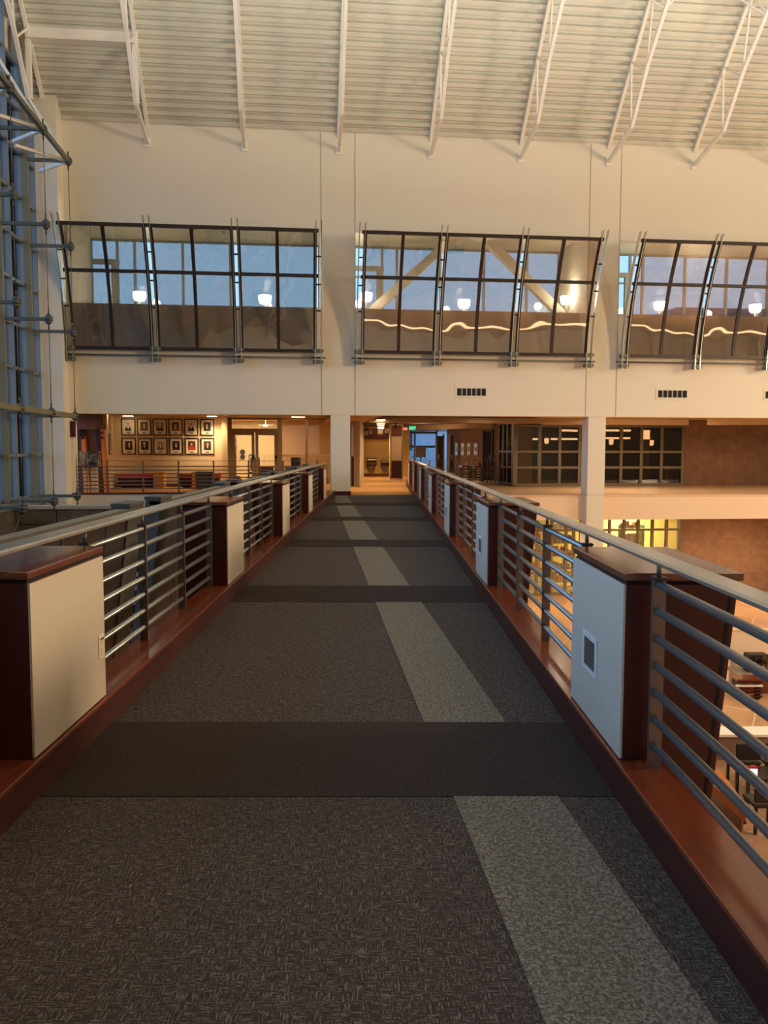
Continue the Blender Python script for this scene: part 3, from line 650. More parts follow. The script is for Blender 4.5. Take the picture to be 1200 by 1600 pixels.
for sx_ in (131, 162):
    for k in range(3):
        z = 1.82+k*.16; part('hole_block', MB().box((pu(sx_-1.6), vp-.19, z), (pu(sx_+1.6), vp-.08, z+.09)), M_black, po)  # black blocks put in for the dark of the jambs' square holes
lamp('portal_fill', 'SPOT', W(pu(146), .9, 2.6), 60, (1, .7, .4), .1, (math.radians(-14), 0, TH), spot=1.6)  # unseen spot added to brighten the orange portal wood
# display case on pedestals
v = .75; du = lambda px: U(px, v)
t = thing('display_case', 'clear display case on two pale posts before the wooden portal', 'display case', (du(141), v, 0))
part('post', MB().box((du(131), v-.08, 0), (du(134.5), v+.1, .92)), M_beige, t); part('post', MB().box((du(142), v-.12, 0), (du(151), v+.12, .9)), M_beige, t)
part('tray', MB().box((du(126), v-.25, .9), (du(156), v+.25, .97)), M_mahog, t)
part('glass_box', MB().box((du(127), v-.24, .97), (du(155), v+.24, 1.42)), glass('case_glass', (.85, .85, .85, 1), .12), t)
part('exhibit', MB().lathe([(.0, 0), (.16, .0), (.18, .14), (.10, .22), (.12, .32), (.0, .36)], (du(146), v, .98), 14), M_strut, t)
part('card', MB().box((du(128.5), v-.1, .98), (du(136), v-.08, 1.38)), M_mat, t)
# benches with light wood end blocks
def bench(x0, x1, lab, blocks, v=5.6):
    a, b = U(x0, v), U(x1, v)
    t = thing('gallery_bench', lab, 'bench', ((a+b)/2, v, 0), 'B', 'benches below the portraits')
    part('seat', MB().box((a, v-.28, .40), (b, v+.28, .53)), M_redseat, t, bevel=.03); part('base', MB().box((a+.08, v-.22, .06), (b-.05, v+.22, .40)), M_mahog, t); part('plinth', MB().box((a+.2, v-.18, 0), (b-.1, v+.18, .06)), M_black, t)
    return t
bench(181, 240, 'long red upholstered bench below the left portraits', 1); bench(277, 300, 'shorter red upholstered bench below the right portraits', 1)
bench(332, 345, 'short red bench end beside the grey cube', 1)
for i, (x0, x1, lab) in enumerate(((240.5, 257, 'light wood block table between the two red benches'), (300.5, 306, 'narrow light wood block at the end of the shorter red bench'))):
    a, b = U(x0, 5.6), U(x1, 5.6); t = thing('block_table', lab, 'table', ((a+b)/2, 5.6, 0)); part('body', MB().box((a, 5.28, 0), (b, 5.9, .58)), M_lightwood, t); part('top', MB().box((a-.01, 5.26, .58), (b+.01, 5.92, .62)), M_lightwood, t)
a, b = U(306, 4.2), U(332, 4.2); t = thing('grey_cube_stool', 'blue-grey upholstered cube seat in front of the shorter red bench', 'stool', ((a+b)/2, 4.2, 0)); part('cushion', MB().box((a, 3.9, .05), (b, 4.5, .66)), mat('slate_fabric', rgb(74, 78, 82), .85), t, bevel=.03); part('foot', MB().box((a+.05, 3.95, 0), (b-.05, 4.45, .05)), M_black, t)

# left gallery railing on the slab edge
def slim_railing(name, lab, u0, u1, v, z0, posts, top=1.02, nb=7, ma=None, vv1=None, ma2=None):
    t = thing(name, lab, 'railing', ((u0+u1)/2, v, z0), 'B', 'slim railings of the galleries'); ma = ma or M_post
    e = v if vv1 is None else vv1
    f = lambda k: v+(e-v)*k
    for i in range(nb): part('bar', MB().tube((u0, v, z0+.13+i*.118), (u1, e, z0+.13+i*.118), .018, 8), ma, t)
    part('top_rail', MB().bar((u0, v, z0+top), (u1, e, z0+top), .06, .014), ma2 or ma, t)
    for k in range(posts):
        a = k/(posts-1); u = u0+(u1-u0)*a; part('post', MB().box((u-.025, f(a)-.015, z0), (u+.025, f(a)+.015, z0+top)), ma, t)
    return t
slim_railing('gallery_railing', 'long bronze railing along the left gallery edge below the portraits', U(110, .12), -.75, .12, .10, 8)

# storefront with double doors right of the portraits
M_sf = mat('storefront_frame', rgb(150, 124, 94), .5)
struct('wall_gallery_return', MB().box((uR, VG-.5, 0), (U(357, VG), VG+.15, CZ)), M_beige, 'lit cream return beside the glass doors')
sfu = lambda px: U(px, VG)
HZ = CZ-.02
t = thing('glass_storefront', 'grey-brown framed glass storefront with double doors behind the left railing', 'storefront', (sfu(440), VG, 0))
for x0, x1 in ((357, 363), (433.5, 441), (477.5, 481), (547, 549), (555, 560.5)): part('frame_post', MB().box((sfu(x0), VG-.07, 0), (sfu(x1), VG+.07, HZ)), M_sf, t)
part('header', MB().box((sfu(357), VG-.07, HZ-.09), (sfu(560), VG+.07, HZ)), M_sf, t); part('transom_bar', MB().box((sfu(362), VG-.06, 2.16), (sfu(434), VG+.06, 2.30)), M_sf, t)
part('mid_rail', MB().box((sfu(441), VG-.05, 1.20), (sfu(556), VG+.05, 1.26)), mat('pale_rail', rgb(206, 176, 132), .5), t)
for x0, x1, nm in ((363, 398, 'left'), (399, 433.5, 'right')):
    d_ = MB(); a, b = sfu(x0), sfu(x1); d_.box((a, VG-.03, 0), (a+.12, VG+.03, 2.16)).box((b-.12, VG-.03, 0), (b, VG+.03, 2.16)).box((a+.12, VG-.03, 2.04), (b-.12, VG+.03, 2.16)).box((a+.12, VG-.03, 0), (b-.12, VG+.03, .25))
    d0 = part('door', d_, M_sf, t); part('door_glass', MB().box((a+.12, VG-.008, .25), (b-.12, VG+.008, 2.04)), M_pglass, d0)
    hx_ = b-.06 if nm == 'left' else b-.06
    part('door_pull', MB().bar((hx_, VG-.08, .95), (hx_, VG-.08, 1.15), .03, .03).box((hx_-.05, VG-.06, 1.1), (hx_+.05, VG-.03, 1.24)), M_black, d0)
part('pane', MB().box((sfu(363), VG-.008, 2.30), (sfu(433), VG+.008, HZ-.09)), M_pglass, t)
for x0, x1 in ((441, 477.5), (481, 547), (549, 555)):
    part('pane', MB().box((sfu(x0), VG-.008, 1.26), (sfu(x1), VG+.008, HZ-.09)), glass('store_glass', (.72, .66, .58, 1), .08), t); part('pane', MB().box((sfu(x0), VG-.008, .1), (sfu(x1), VG+.008, 1.20)), MATS['store_glass'], t)
part('kick_panel', MB().box((sfu(549), VG-.03, 0), (sfu(555), VG+.03, 1.2)), M_mahog, t)
# office behind it
struct('wall_office_back', MB().box((sfu(340), 11.2, 0), (U(564, 11.2), 11.4, CZ)).box((sfu(340)-.2, VG+.15, 0), (sfu(340), 11.4, CZ)), M_beige, 'beige back wall of the office behind the storefront')
struct('floor_office', MB().box((-7, VG, -.05), (-.4, 14.2, -.002)), M_corr, 'office floor behind the storefront')
struct('wall_corridor_left', MB().prism([(sfu(560), VG-.6), (sfu(560)+.03, VG-.6), (U(568.5, 17.6), 17.6), (U(568.5, 17.6)-.2, 17.6), (sfu(560)-.2, VG)], 0, CZ, 2), M_beige, 'cream left wall of the far corridor')
ov = 8.4
t = thing('potted_fern', 'tall leafy plant in a dark pot behind the left glass door', 'plant', (U(368, ov), ov, 0)); pu_ = U(368, ov)
part('pot', MB().lathe([(.0, 0), (.14, 0), (.18, .34), (.0, .34)], (pu_, ov, 0), 14), M_black, t); part('stem', MB().tube((pu_, ov, .3), (pu_+.03, ov, 2.0), .02, 6), M_mahog, t)
random.seed(5); lv = MB()
for i in range(130):
    z = random.uniform(.5, 2.15); a = random.uniform(0, 6.28); r = .05+.10*random.random(); x, y = pu_+r*math.cos(a), ov+r*math.sin(a); s_ = random.uniform(.04, .08)
    p = Vector((x, y, z)); d = Vector((math.cos(a), math.sin(a), random.uniform(-.8, .3))).normalized()*s_; q = Vector((-math.sin(a), math.cos(a), .2)).normalized()*s_*.4
    lv.add([p, p+d*.5+q, p+d, p+d*.5-q], [(0, 1, 2, 3)])
part('foliage', lv, mat('leaf_dark', rgb(44, 52, 34), .6), t, kind='stuff')
for i, zz in enumerate((706, 714)):
    u, z = uz(379, zz, 11.2); solo('wall_disc', MB().tube((u, 11.14, z), (u, 11.2, z), .11, 18), M_black, '%s of two round black discs on the office back wall' % ('upper' if i == 0 else 'lower'), 'wall decoration', (u, 11.2, z-.1), group='black discs on the office wall')
def desk(u0, u1, v, lab):
    t = thing('office_desk', lab, 'desk', ((u0+u1)/2, v, 0)); part('top', MB().box((u0, v-.35, .70), (u1, v+.35, .74)), M_mahogtop, t); part('modesty_panel', MB().box((u0+.05, v-.3, .08), (u1-.05, v-.27, .7)), M_mahog, t)
    for x in (u0+.04, u1-.08):
        for y in (v-.3, v+.28): part('leg', MB().box((x, y, 0), (x+.05, y+.05, .7)), M_black, t)
desk(U(402, 8.2), U(428, 8.2), 8.2, 'brown office desk behind the right glass door'); desk(U(446, 8.6), U(512, 8.6), 8.6, 'long brown desk behind the tall glass panels')
def office_chair(px, v, lab):
    u = U(px, v); t = thing('office_chair', lab, 'chair', (u, v, 0), 'B', 'office chairs behind the storefront')
    part('seat', MB().box((u-.23, v-.23, .42), (u+.23, v+.23, .5)), M_black, t, bevel=.02); part('backrest', MB().box((u-.21, v+.18, .55), (u+.21, v+.24, 1.12)), M_black, t, bevel=.02); part('column', MB().tube((u, v, .08), (u, v, .42), .03, 8), M_cable, t)
    for k in range(5): a = k*1.2566; part('foot', MB().bar((u, v, .08), (u+.26*math.cos(a), v+.26*math.sin(a), .04), .04, .04), M_cable, t)
    part('back_support', MB().box((u-.03, v+.2, .42), (u+.03, v+.26, .6)), M_cable, t)
office_chair(462, 9.4, 'dark office chair behind the long desk'); office_chair(398, 9.3, 'dark office chair beside the brown desk')
t = thing('desk_lamp', 'dark arched lamp standing behind the left glass door', 'lamp', (U(389, 7.6), 7.6, 0)); u = U(389, 7.6)
part('stand', MB().tube((u, 7.6, .02), (u, 7.6, 1.2), .018, 8), M_cable, t); part('arm', MB().tube((u, 7.6, 1.2), (u+.2, 7.6, 1.24), .018, 8), M_cable, t); part('shade', MB().lathe([(.0, .1), (.1, .08), (.16, 0)], (u+.12, 7.6, 1.2), 14), M_black, t); part('base', MB().tube((u, 7.6, 0), (u, 7.6, .03), .15, 14), M_cable, t)
u, z = uz(415, 664, 9.0); t = thing('pendant_fan', 'small pale ceiling fan seen through the transom glass', 'fan', (u, 9, z))
part('rod', MB().tube((u, 9, z), (u, 9, CZ), .015, 6), M_white, t); part('hub', MB().tube((u, 9, z-.06), (u, 9, z), .09, 12), M_glow, t)
for k in range(3): a = .4+k*2.094; part('blade', MB().bar((u, 9, z), (u+.38*math.cos(a), 9+.38*math.sin(a), z), .10, .012), M_white, t)
lamp('office_light', 'AREA', W(-3.2, 9.0, CZ-.05), 120, (1, .76, .46), 2.5)

# recessed gallery ceiling lights
def downlight(px, py, lab, w=.34, d=.22, z=CZ, power=0, ma=None, grp='ceiling lights of the gallery'):
    r = ray(px, py); k = (z-EYE)/r.z; x, y = r.x*k, r.y*k; u, v = toB(x, y)
    t = thing('ceiling_light', lab, 'light', (u, v, z), 'B', grp); part('trim', MB().box((u-w/2-.03, v-d/2-.03, z-.012), (u+w/2+.03, v+d/2+.03, z)), M_mat, t); part('lens', MB().box((u-w/2, v-d/2, z-.02), (u+w/2, v+d/2, z-.011)), ma or M_warmglow, t)
    if power: lamp('downlight', 'SPOT', W(u, v, z-.06), power, (1, .74, .44), .12, (0, 0, 0), spot=2.6, blend=.8)
    return u, v
for i, (px, py, p) in enumerate(((174, 645.5, 0), (200, 649.5, 0), (210, 651, 290), (253, 651.5, 290), (295, 652.5, 290), (331, 650, 150))):
    downlight(px, py, '%s small ceiling light from the left above the gallery portraits' % ORD[i], power=p)
for i, (px, py) in enumerate(((413, 652.5), (414, 654.5), (466, 651), (467.5, 654))): downlight(px, py, '%s bright ceiling slot from the left above the glass storefront' % ORD[i], .5, .3, power=60 if i in (0, 3) else 0)
for i, py in enumerate((655.6, 659, 661.5, 664, 667, 669)): downlight(595, py, '%s glowing corridor ceiling panel in the row, from the bridge end' % ORD[i], .30, .32, z=2.60, power=170 if i % 2 == 0 else 0, grp='corridor ceiling panels')

# ================================================================== FAR CORRIDOR
struct('ceiling_corridor', MB().box((-.25, .4, 2.60), (1.40, 17.6, 2.66)), M_ceil, 'tan lowered ceiling of the far corridor')
VE = 17.6
struct('wall_corridor_end', MB().box((U(566, VE), VE, 0), (U(640, VE), VE+.2, CZ)), M_yell, 'yellow end wall of the far corridor with two wall fountains')
struct('baseboard_corridor', MB().box((U(568, VE), VE-.03, 0), (U(608, VE), VE, .16)), M_mahogtop, 'brown base board of the corridor end wall')
u0, z1 = uz(569, 670, VE-.1); u1, z0 = uz(609, 686.5, VE-.1)
t = thing('sign_header', 'dark header board with hanging panels above the wall fountains', 'sign', ((u0+u1)/2, VE, z0)); part('board', MB().box((u0, VE-.1, z0), (u1, VE, z1)), M_mahog, t)
for xa, xb, ya, yb in ((569.5, 575, 673, 680), (576.5, 581.5, 671, 678), (590.5, 598.5, 671, 678.5), (601, 607.5, 671, 677)): a, zz1 = uz(xa, ya, VE-.14); b, zz0 = uz(xb, yb, VE-.14); part('hanging_panel', MB().box((a, VE-.14, zz0), (b, VE-.1, zz1)), M_sf, t)
def fountain(xa, xb, ya, yb, lab):
    a, z1 = uz(xa, ya, VE-.2); b, z0 = uz(xb, yb, VE-.2); c = (a+b)/2; w = (b-a)/2
    t = thing('drinking_fountain', lab, 'fountain', (c, VE, z0), 'B', 'wall fountains of the corridor'); ms = mat('fountain_steel', rgb(116, 96, 68), .35, .6)
    part('basin', MB().prism([(VE, z0+.25), (VE-.3, z0+.32), (VE-.38, z1-.12), (VE-.36, z1-.04), (VE, z1)], a, b, 0), ms, t, bevel=.01); part('apron', MB().prism([(c-w*.8, z0+.28), (c-w*.4, z0), (c+w*.5, z0), (c+w*.8, z0+.28)], VE-.2, VE, 1), ms, t); part('spout', MB().tube((c+.05, VE-.2, z1-.06), (c+.05, VE-.22, z1+.06), .02, 8), M_steel, t)
    part('grille', MB().box((a+.03, VE-.37, z1-.22), (b-.03, VE-.365, z1-.14)), M_dark, t)
fountain(573.5, 588.5, 715.5, 735.5, 'left and higher of two grey wall drinking fountains'); fountain(595, 608.5, 719, 736.5, 'right and lower of two grey wall drinking fountains')
vq = 13.4; qx = lambda px: U(px, vq)
t = thing('corridor_pillar', 'cream pillar with maroon lower panel at the right end of the corridor', 'pillar', (qx(620), vq, 0))
part('core', MB().box((qx(610), vq, 0), (qx(629.5), vq+.5, CZ)), M_beige, t); part('corner_strip', MB().box((qx(609.5), vq-.03, 0), (qx(611.5), vq, CZ)), M_sf, t); part('corner_strip', MB().box((qx(627.5), vq-.03, 0), (qx(629.5), vq, CZ)), M_sf, t)
part('lower_panel', MB().box((qx(611.5), vq-.015, .06), (qx(627.5), vq, Z(620, 720, vq))), mat('maroon_panel', rgb(74, 16, 20), .5), t, 'maroon lower panel'); part('upper_panel', MB().box((qx(611.5), vq-.015, Z(620, 682, vq)), (qx(627.5), vq, CZ-.1)), M_mahogtop, t, 'brown wooden head panel')
u, z = uz(618, 657, 8); t = thing('ceiling_camera', 'black ceiling camera on a short stem before the corridor pillar', 'camera', (u, 8, z)); part('mount', MB().tube((u, 8, CZ-.05), (u, 8, CZ), .09, 12), M_black, t); part('stem', MB().tube((u, 8, z-.22), (u, 8, CZ-.05), .035, 8), M_black, t); part('housing', MB().box((u-.06, 7.88, z-.34), (u+.06, 8.1, z-.2)), M_black, t)

# ---- recess right of the corridor
struct('floor_recess', MB().prism([toB(1.6, 35.5), (9.5, 9.0), (9.5, 30), (2.0, 30)], -.35, -.004, 2), M_fasc, 'pale slab of the recess behind the right railing')
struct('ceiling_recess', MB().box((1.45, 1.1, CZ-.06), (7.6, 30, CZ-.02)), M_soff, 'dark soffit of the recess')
t = thing('soffit_beam', 'tan drop beam crossing the dark recess soffit', 'beam', (5, 4.2, 2.4)); part('beam', MB().box((1.3, 4.0, CZ-.26), (9.6, 4.5, CZ-.06)), M_sfb, t)
t = thing('soffit_beam', 'slanting tan beam running back above the recess', 'beam', (3, 14, 2.4)); part('beam', MB().prism([(1.8, 20.6), (1.8, 21.2), (7.4, 10.2), (7.4, 9.6)], CZ-.30, CZ-.06, 2), M_sfb, t)
vw = 21.5; wx = lambda px: U(px, vw)
t = thing('window_4', 'blue-lit exterior glazing at the end of the recess', 'window', (wx(656), vw, 0)); t.o['kind'] = 'structure'; del t.o['category']
for x in (630, 648, 682): part('mullion', MB().box((wx(x)-.05, vw-.06, 0), (wx(x)+.05, vw+.06, CZ)), M_wframe, t)
for zz in (676, 698, 737): z = Z(655, zz, vw); part('transom', MB().box((wx(630), vw-.06, z-.06), (wx(682), vw+.06, z+.06)), M_bronze, t)
for a, b in ((630, 648), (648, 682)): part('pane', MB().box((wx(a)+.05, vw-.01, .1), (wx(b)-.05, vw+.01, 2.5)), M_pglass, t)
M_facade = mat('outdoor_facade', rgb(170, 184, 200), .8); M_teal = mat('outdoor_shrub', rgb(66, 120, 116), .8, noise=.6, nscale=3)
t = thing('outdoor_building', 'pale blue building outside the recess glazing', 'building', (wx(660), 34, LZ)); part('facade', MB().box((U(640, 34), 34, LZ), (U(720, 34), 36, 9)), M_facade, t); part('opening', MB().box((U(637.5, 33.9), 33.9, 1.4), (U(644, 33.9), 34, 3.0)), mat('dusk_window', rgb(40, 46, 80), .4), t); part('ledge', MB().box((U(640, 33.8), 33.8, 2.9), (U(720, 33.8), 34, 3.05)), M_wframe, t)
random.seed(9); sh = MB()
for i in range(500):
    x, y, z = U(638, 28)+random.gauss(0, .7), 28+random.uniform(-.5, .5), random.uniform(-1.0, 1.75); r = .16; a = random.uniform(0, 6.28); d = Vector((math.cos(a), math.sin(a), random.uniform(-.5, .5)))*r; q = Vector((-math.sin(a), math.cos(a), .3))*r*.5; p = Vector((x, y, z)); sh.add([p, p+d*.5+q, p+d, p+d*.5-q], [(0, 1, 2, 3)])
t = thing('garden_shrub', 'teal-green shrub outside the recess glazing', 'shrub', (U(638, 28), 28, LZ)); part('foliage', sh, M_teal, t, kind='stuff'); part('trunk', MB().tube((U(638, 28), 28, LZ), (U(638, 28), 28, 1.2), .08, 8), M_mahog, t)
u0, z1 = uz(651, 697.5, 15); u1, z0 = uz(664, 713.5, 15); t = thing('notice_board', 'brown notice board standing before the blue recess glazing', 'board', ((u0+u1)/2, 15, 0)); part('board', MB().box((u0, 14.96, z0), (u1, 15, z1)), mat('board_brown', rgb(112, 88, 74), .6, noise=.2, nscale=4), t); part('frame', MB().box((u0-.03, 14.95, z0-.03), (u1+.03, 15.01, z0)).box((u0-.03, 14.95, z1), (u1+.03, 15.01, z1+.03)).box((u0-.03, 14.95, z0), (u0, 15.01, z1)).box((u1, 14.95, z0), (u1+.03, 15.01, z1)), M_black, t, kind='stuff')
for k in range(5): z = z0+(z1-z0)*(.2+.15*k); part('text_line', MB().box((u0+.06, 14.955, z), (u1-.06-(k % 3)*.05, 14.96, z+.012)), M_dark, t)
part('stand', MB().box(((u0+u1)/2-.03, 14.98, 0), ((u0+u1)/2+.03, 15.02, z0)), M_black, t)
for x0, x1, v, lab in ((683, 692, 17.0, 'dark open door leaf at the right of the blue glazing'), (703.5, 709, 15.8, 'narrow dark doorway left of the four small pictures')):
    a, b = U(x0, v), U(x1, v); t = thing('dark_door', lab, 'door', ((a+b)/2, v, 0)); part('leaf', MB().box((a, v, 0), (b, v+.06, 2.2)), M_black, t); part('frame', MB().box((a-.08, v-.03, 0), (a, v+.09, 2.3)).box((b, v-.03, 0), (b+.08, v+.09, 2.3)), M_bronze, t, kind='stuff'); part('handle', MB().bar((a+.08, v-.05, .95), (a+.08, v-.05, 1.2), .03, .03), M_steel, t)
# brown oblique wall with four pictures and a tall dark door
A, Bq = (U(708, 17.0), 17.0), (U(778, 11.2), 11.2)
d_ = ((Bq[0]-A[0]), (Bq[1]-A[1])); dl = math.hypot(*d_); d_ = (d_[0]/dl, d_[1]/dl); n_ = (d_[1], -d_[0])
if n_[1] > 0: n_ = (-n_[0], -n_[1])
def ob(s, d): return (A[0]+d_[0]*s+n_[0]*d, A[1]+d_[1]*s+n_[1]*d)
def obox(mb, s0, s1, d0, d1, z0, z1): return mb.prism([ob(s0, d0), ob(s1, d0), ob(s1, d1), ob(s0, d1)], z0, z1, 2)
def sob(px):                                    # distance along the oblique wall seen at this column of the photograph
    lo, hi = -2, dl+3
    for _ in range(50):
        mid = (lo+hi)/2; u, v = ob(mid, 0)
        if U(px, v) > u: lo = mid
        else: hi = mid
    return lo
struct('wall_recess', obox(MB(), -1, dl+.3, 0, -.2, 0, CZ), mat('brown_plaster', rgb(120, 84, 58), .8), 'brown oblique wall of the recess')
for i, (xc, ma, lb) in enumerate(((714.5, (170, 150, 120), 'dull'), (723.7, (200, 206, 220), 'bluish'), (733.5, (196, 200, 214), 'bluish taller'), (744.5, (206, 176, 134), 'cream mounted'))):
    s0, s1 = sob(xc-2.4-(.6 if i == 3 else 0)), sob(xc+2.4+(.6 if i == 3 else 0)); sc = (s0+s1)/2; v = ob(sc, 0)[1]; z1, z0 = Z(xc, 692, v), Z(xc, 711.5, v)
    t = thing('small_picture', '%s of four narrow pictures on the brown recess wall, %s' % (ORD[i], lb), 'picture', (*ob(sc, 0), z0), 'B', 'narrow pictures on the recess wall'); part('frame', obox(MB(), s0, s1, 0, .04, z0, z1), M_wframe, t); part('print', obox(MB(), s0+.05, s1-.05, .04, .045, z0+.05, z1-.05), mat('print_%d' % i, rgb(*ma), .3), t)
    part('inset', obox(MB(), s0+.12, s1-.12, .045, .05, z0+.2, z1-.2), M_post, t)
s0, s1 = sob(757), sob(770); t = thing('tall_door', 'tall dark brown door in the brown recess wall', 'door', (*ob((s0+s1)/2, 0), 0)); part('leaf', obox(MB(), s0, s1, 0, .05, 0, 2.35), mat('door_brown', rgb(44, 20, 15), .8, spec=.15), t); part('frame', obox(obox(MB(), s0-.1, s0, 0, .08, 0, 2.42), s1, s1+.1, 0, .08, 0, 2.42), M_black, t, kind='stuff'); part('handle', obox(MB(), s1-.2, s1-.15, .05, .09, 1.0, 1.2), M_steel, t)
for i, x in enumerate((728, 748)):
    u = U(x, 10.6); t = thing('side_table', '%s small dark table behind the recess railing' % ('left' if i == 0 else 'right'), 'table', (u, 10.6, 0), 'B', 'small tables in the recess'); part('top', MB().box((u-.25, 10.3, .68), (u+.25, 10.9, .73)), M_mahogtop, t)
    for a in (-.22, .17):
        for b in (-.25, .22): part('leg', MB().box((u+a, 10.6+b, 0), (u+a+.05, 10.65+b, .68)), M_mahog, t)
    part('item', MB().lathe([(.05, 0), (.09, .06), (.05, .16), (.0, .17)], (u+.05, 10.6, .73), 10), M_redseat if i else M_white, t)
slim_railing('recess_railing', 'slim bronze railing along the recess edge behind the right bridge rail', U(648, 9.1), U(762, 9.1), 9.1, 0, 6, top=1.0, nb=5)
slim_railing('recess_railing', 'short slanting railing in front of the tall dark door', U(762, 9.1)+.16, U(781, 8.0), 9.1, 0, 3, top=1.0, nb=6, vv1=8.0)
lamp('recess_lamp', 'POINT', W(4.6, 12.0, 2.2), 30, WARM, .2)
for px, py, lab in ((683, 665, 'small round ceiling light at the right of the exit sign'), (653, 667, 'small ceiling light just right of the exit sign')): downlight(px, py, lab, .3, .5, z=CZ-.06, power=40, grp='recess ceiling lights')
u, z = uz(644.5, 668.8, 14.5); w_ = 5.0*.0327
t = thing('exit_sign', 'green lit exit sign hanging under the dark recess soffit', 'sign', (u, 14.5, z)); part('case', MB().box((u-.19, 14.5, z-.13), (u+.19, 14.56, z+.13)), M_black, t)
part('face', MB().box((u-.175, 14.493, z-.115), (u+.175, 14.5, z+.115)), emis('exit_green', (.01, .35, .13, 1), .7), t); part('hanger', MB().box((u-.02, 14.51, z+.13), (u+.02, 14.55, CZ-.06)), M_black, t)
cu = bpy.data.curves.new('exit_letters', 'FONT'); cu.body = 'EXIT'; cu.size = .17; cu.align_x = 'CENTER'; cu.extrude = .004; cu.materials.append(emis('exit_white', (.35, .9, .55, 1), .8))
fo = bpy.data.objects.new('exit_letters', cu); COL.objects.link(fo); bpy.context.view_layer.update()
lm = bpy.data.meshes.new_from_object(fo.evaluated_get(bpy.context.evaluated_depsgraph_get())); bpy.data.objects.remove(fo)
fo = bpy.data.objects.new('lettering', lm); COL.objects.link(fo); fo.parent = t.o; fo.rotation_euler = (math.pi/2, 0, 0); fo.location = (0, -.012, -.06)
u, z = uz(633, 670, 14.2); t = thing('alarm_light', 'small red glowing alarm light left of the exit sign', 'light', (u, 14.2, z)); part('lens', MB().box((u-.12, 14.2, z-.06), (u+.12, 14.26, z+.06)), emis('red_glow', (1, .12, .08, 1), 1.2), t); part('base', MB().box((u-.05, 14.2, z+.06), (u+.05, 14.26, CZ-.06)), M_black, t)

# ================================================================== RIGHT GALLERY: window wall, concrete wall
VR = 6.8; ru = lambda px: U(px, VR)
W0, W1 = ru(806), ru(1067)
struct('wall_concrete', MB().box((W1, VR, -.05), (45.6, VR+.3, CZ)), M_conc, 'brown concrete block wall of the right gallery')
struct('trim_11', MB().box((ru(846), VR-.35, Z(950, 664, VR)), (W1+.05, VR+.1, CZ)), M_fasc, 'cream bulkhead above the dark gallery windows')
ZR = [Z(950, 757, VR), Z(950, 730.5, VR), Z(950, 706, VR), Z(950, 666, VR)]
t = thing('window_5', 'dark gallery windows with a bronze grid on the right gallery', 'window', ((W0+W1)/2, VR, 0)); t.o['kind'] = 'structure'; del t.o['category']
xs = [806, 834, 843, 874, 905, 939, 970, 1001.5, 1033, 1066]
for x in xs:
    if x != 834: part('mullion', MB().box((ru(x)-.06, VR-.08, 0), (ru(x)+.06, VR+.06, ZR[3])), M_bronze, t)
for z in ZR: part('transom', MB().box((W0, VR-.07, z-.05), (W1, VR+.05, z+.05)), M_bronze, t)
xs.remove(834)
for a, b in zip(xs[:-1], xs[1:]):
    for z0, z1 in zip(ZR[:-1], ZR[1:]): part('pane', MB().box((ru(a)+.06, VR-.01, z0+.05), (ru(b)-.06, VR+.01, z1-.05)), M_dglass, t)
part('inner_panel', MB().box((ru(808), VR+.25, 0), (U(832, VR+.25), VR+.3, 2.45)), M_beige, t)
part('sill_wall', MB().box((W0, VR-.05, -.05), (W1, VR+.05, ZR[0]-.05)), M_bronze, t)
vs = 9.0
t = thing('window_6', 'angled side window of the right gallery beside the recess', 'window', (U(790, 8), 8, 0)); t.o['kind'] = 'structure'; del t.o['category']
P0, P1 = (U(781, 8.9), 8.9), (ru(803), VR)
def ln(s): return (P0[0]+(P1[0]-P0[0])*s, P0[1]+(P1[1]-P0[1])*s)
for s in (0, .33, .62, .95): p = ln(s); part('mullion', MB().box((p[0]-.06, p[1]-.06, 0), (p[0]+.06, p[1]+.06, CZ-.1)), M_bronze, t)
for z in (.03, ZR[1], ZR[2], CZ-.15): part('transom', MB().bar((*ln(0), z), (*ln(1), z), .1, .1), M_bronze, t)
for s0, s1 in ((0, .33), (.33, .62), (.62, .95)):
    for z0, z1 in ((.08, ZR[1]-.05), (ZR[1]+.05, ZR[2]-.05), (ZR[2]+.05, CZ-.2)): part('pane', MB().bar((*ln(s0+.02), (z0+z1)/2), (*ln(s1-.02), (z0+z1)/2), .015, z1-z0), M_dglass, t)
part('corner_post', MB().box((ru(800.5), VR-.2, 0), (ru(806.5), VR+.1, CZ)), M_bronze, t)
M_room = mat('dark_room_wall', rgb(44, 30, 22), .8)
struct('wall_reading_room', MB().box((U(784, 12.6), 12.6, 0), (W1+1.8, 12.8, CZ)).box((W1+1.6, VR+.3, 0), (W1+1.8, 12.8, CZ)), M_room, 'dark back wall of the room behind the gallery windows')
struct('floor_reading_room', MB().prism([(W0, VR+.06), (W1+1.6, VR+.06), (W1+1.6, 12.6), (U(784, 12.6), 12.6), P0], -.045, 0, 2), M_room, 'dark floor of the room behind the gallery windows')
for i, (xa, xb, y) in enumerate(((820, 842, 686), (876, 893, 672.5), (893, 906, 673), (861, 905, 686), (946, 985, 672.5), (946, 984, 684.5))):  # glowing bars added in place of ceiling lights mirrored in the panes
    v = 9.5 if y < 680 else 11.5; u0, z = uz(xa, y, v); u1, _ = uz(xb, y, v)
    t = thing('reflection_bar', '%s glowing bar for a reflected light behind the dark gallery windows, from the left' % ORD[i], 'light', ((u0+u1)/2, v, z), 'B', 'reflection bars behind the gallery windows'); part('tube', MB().box((u0, v-.06, z-.045), (u1, v+.06, z+.045)), M_strip, t); part('housing', MB().box((u0, v-.1, z+.045), (u1, v+.1, z+.08)), M_black, t)
    for x in (u0+.1, u1-.14): part('hanger', MB().box((x, v-.02, z+.08), (x+.03, v+.02, CZ)), M_black, t)
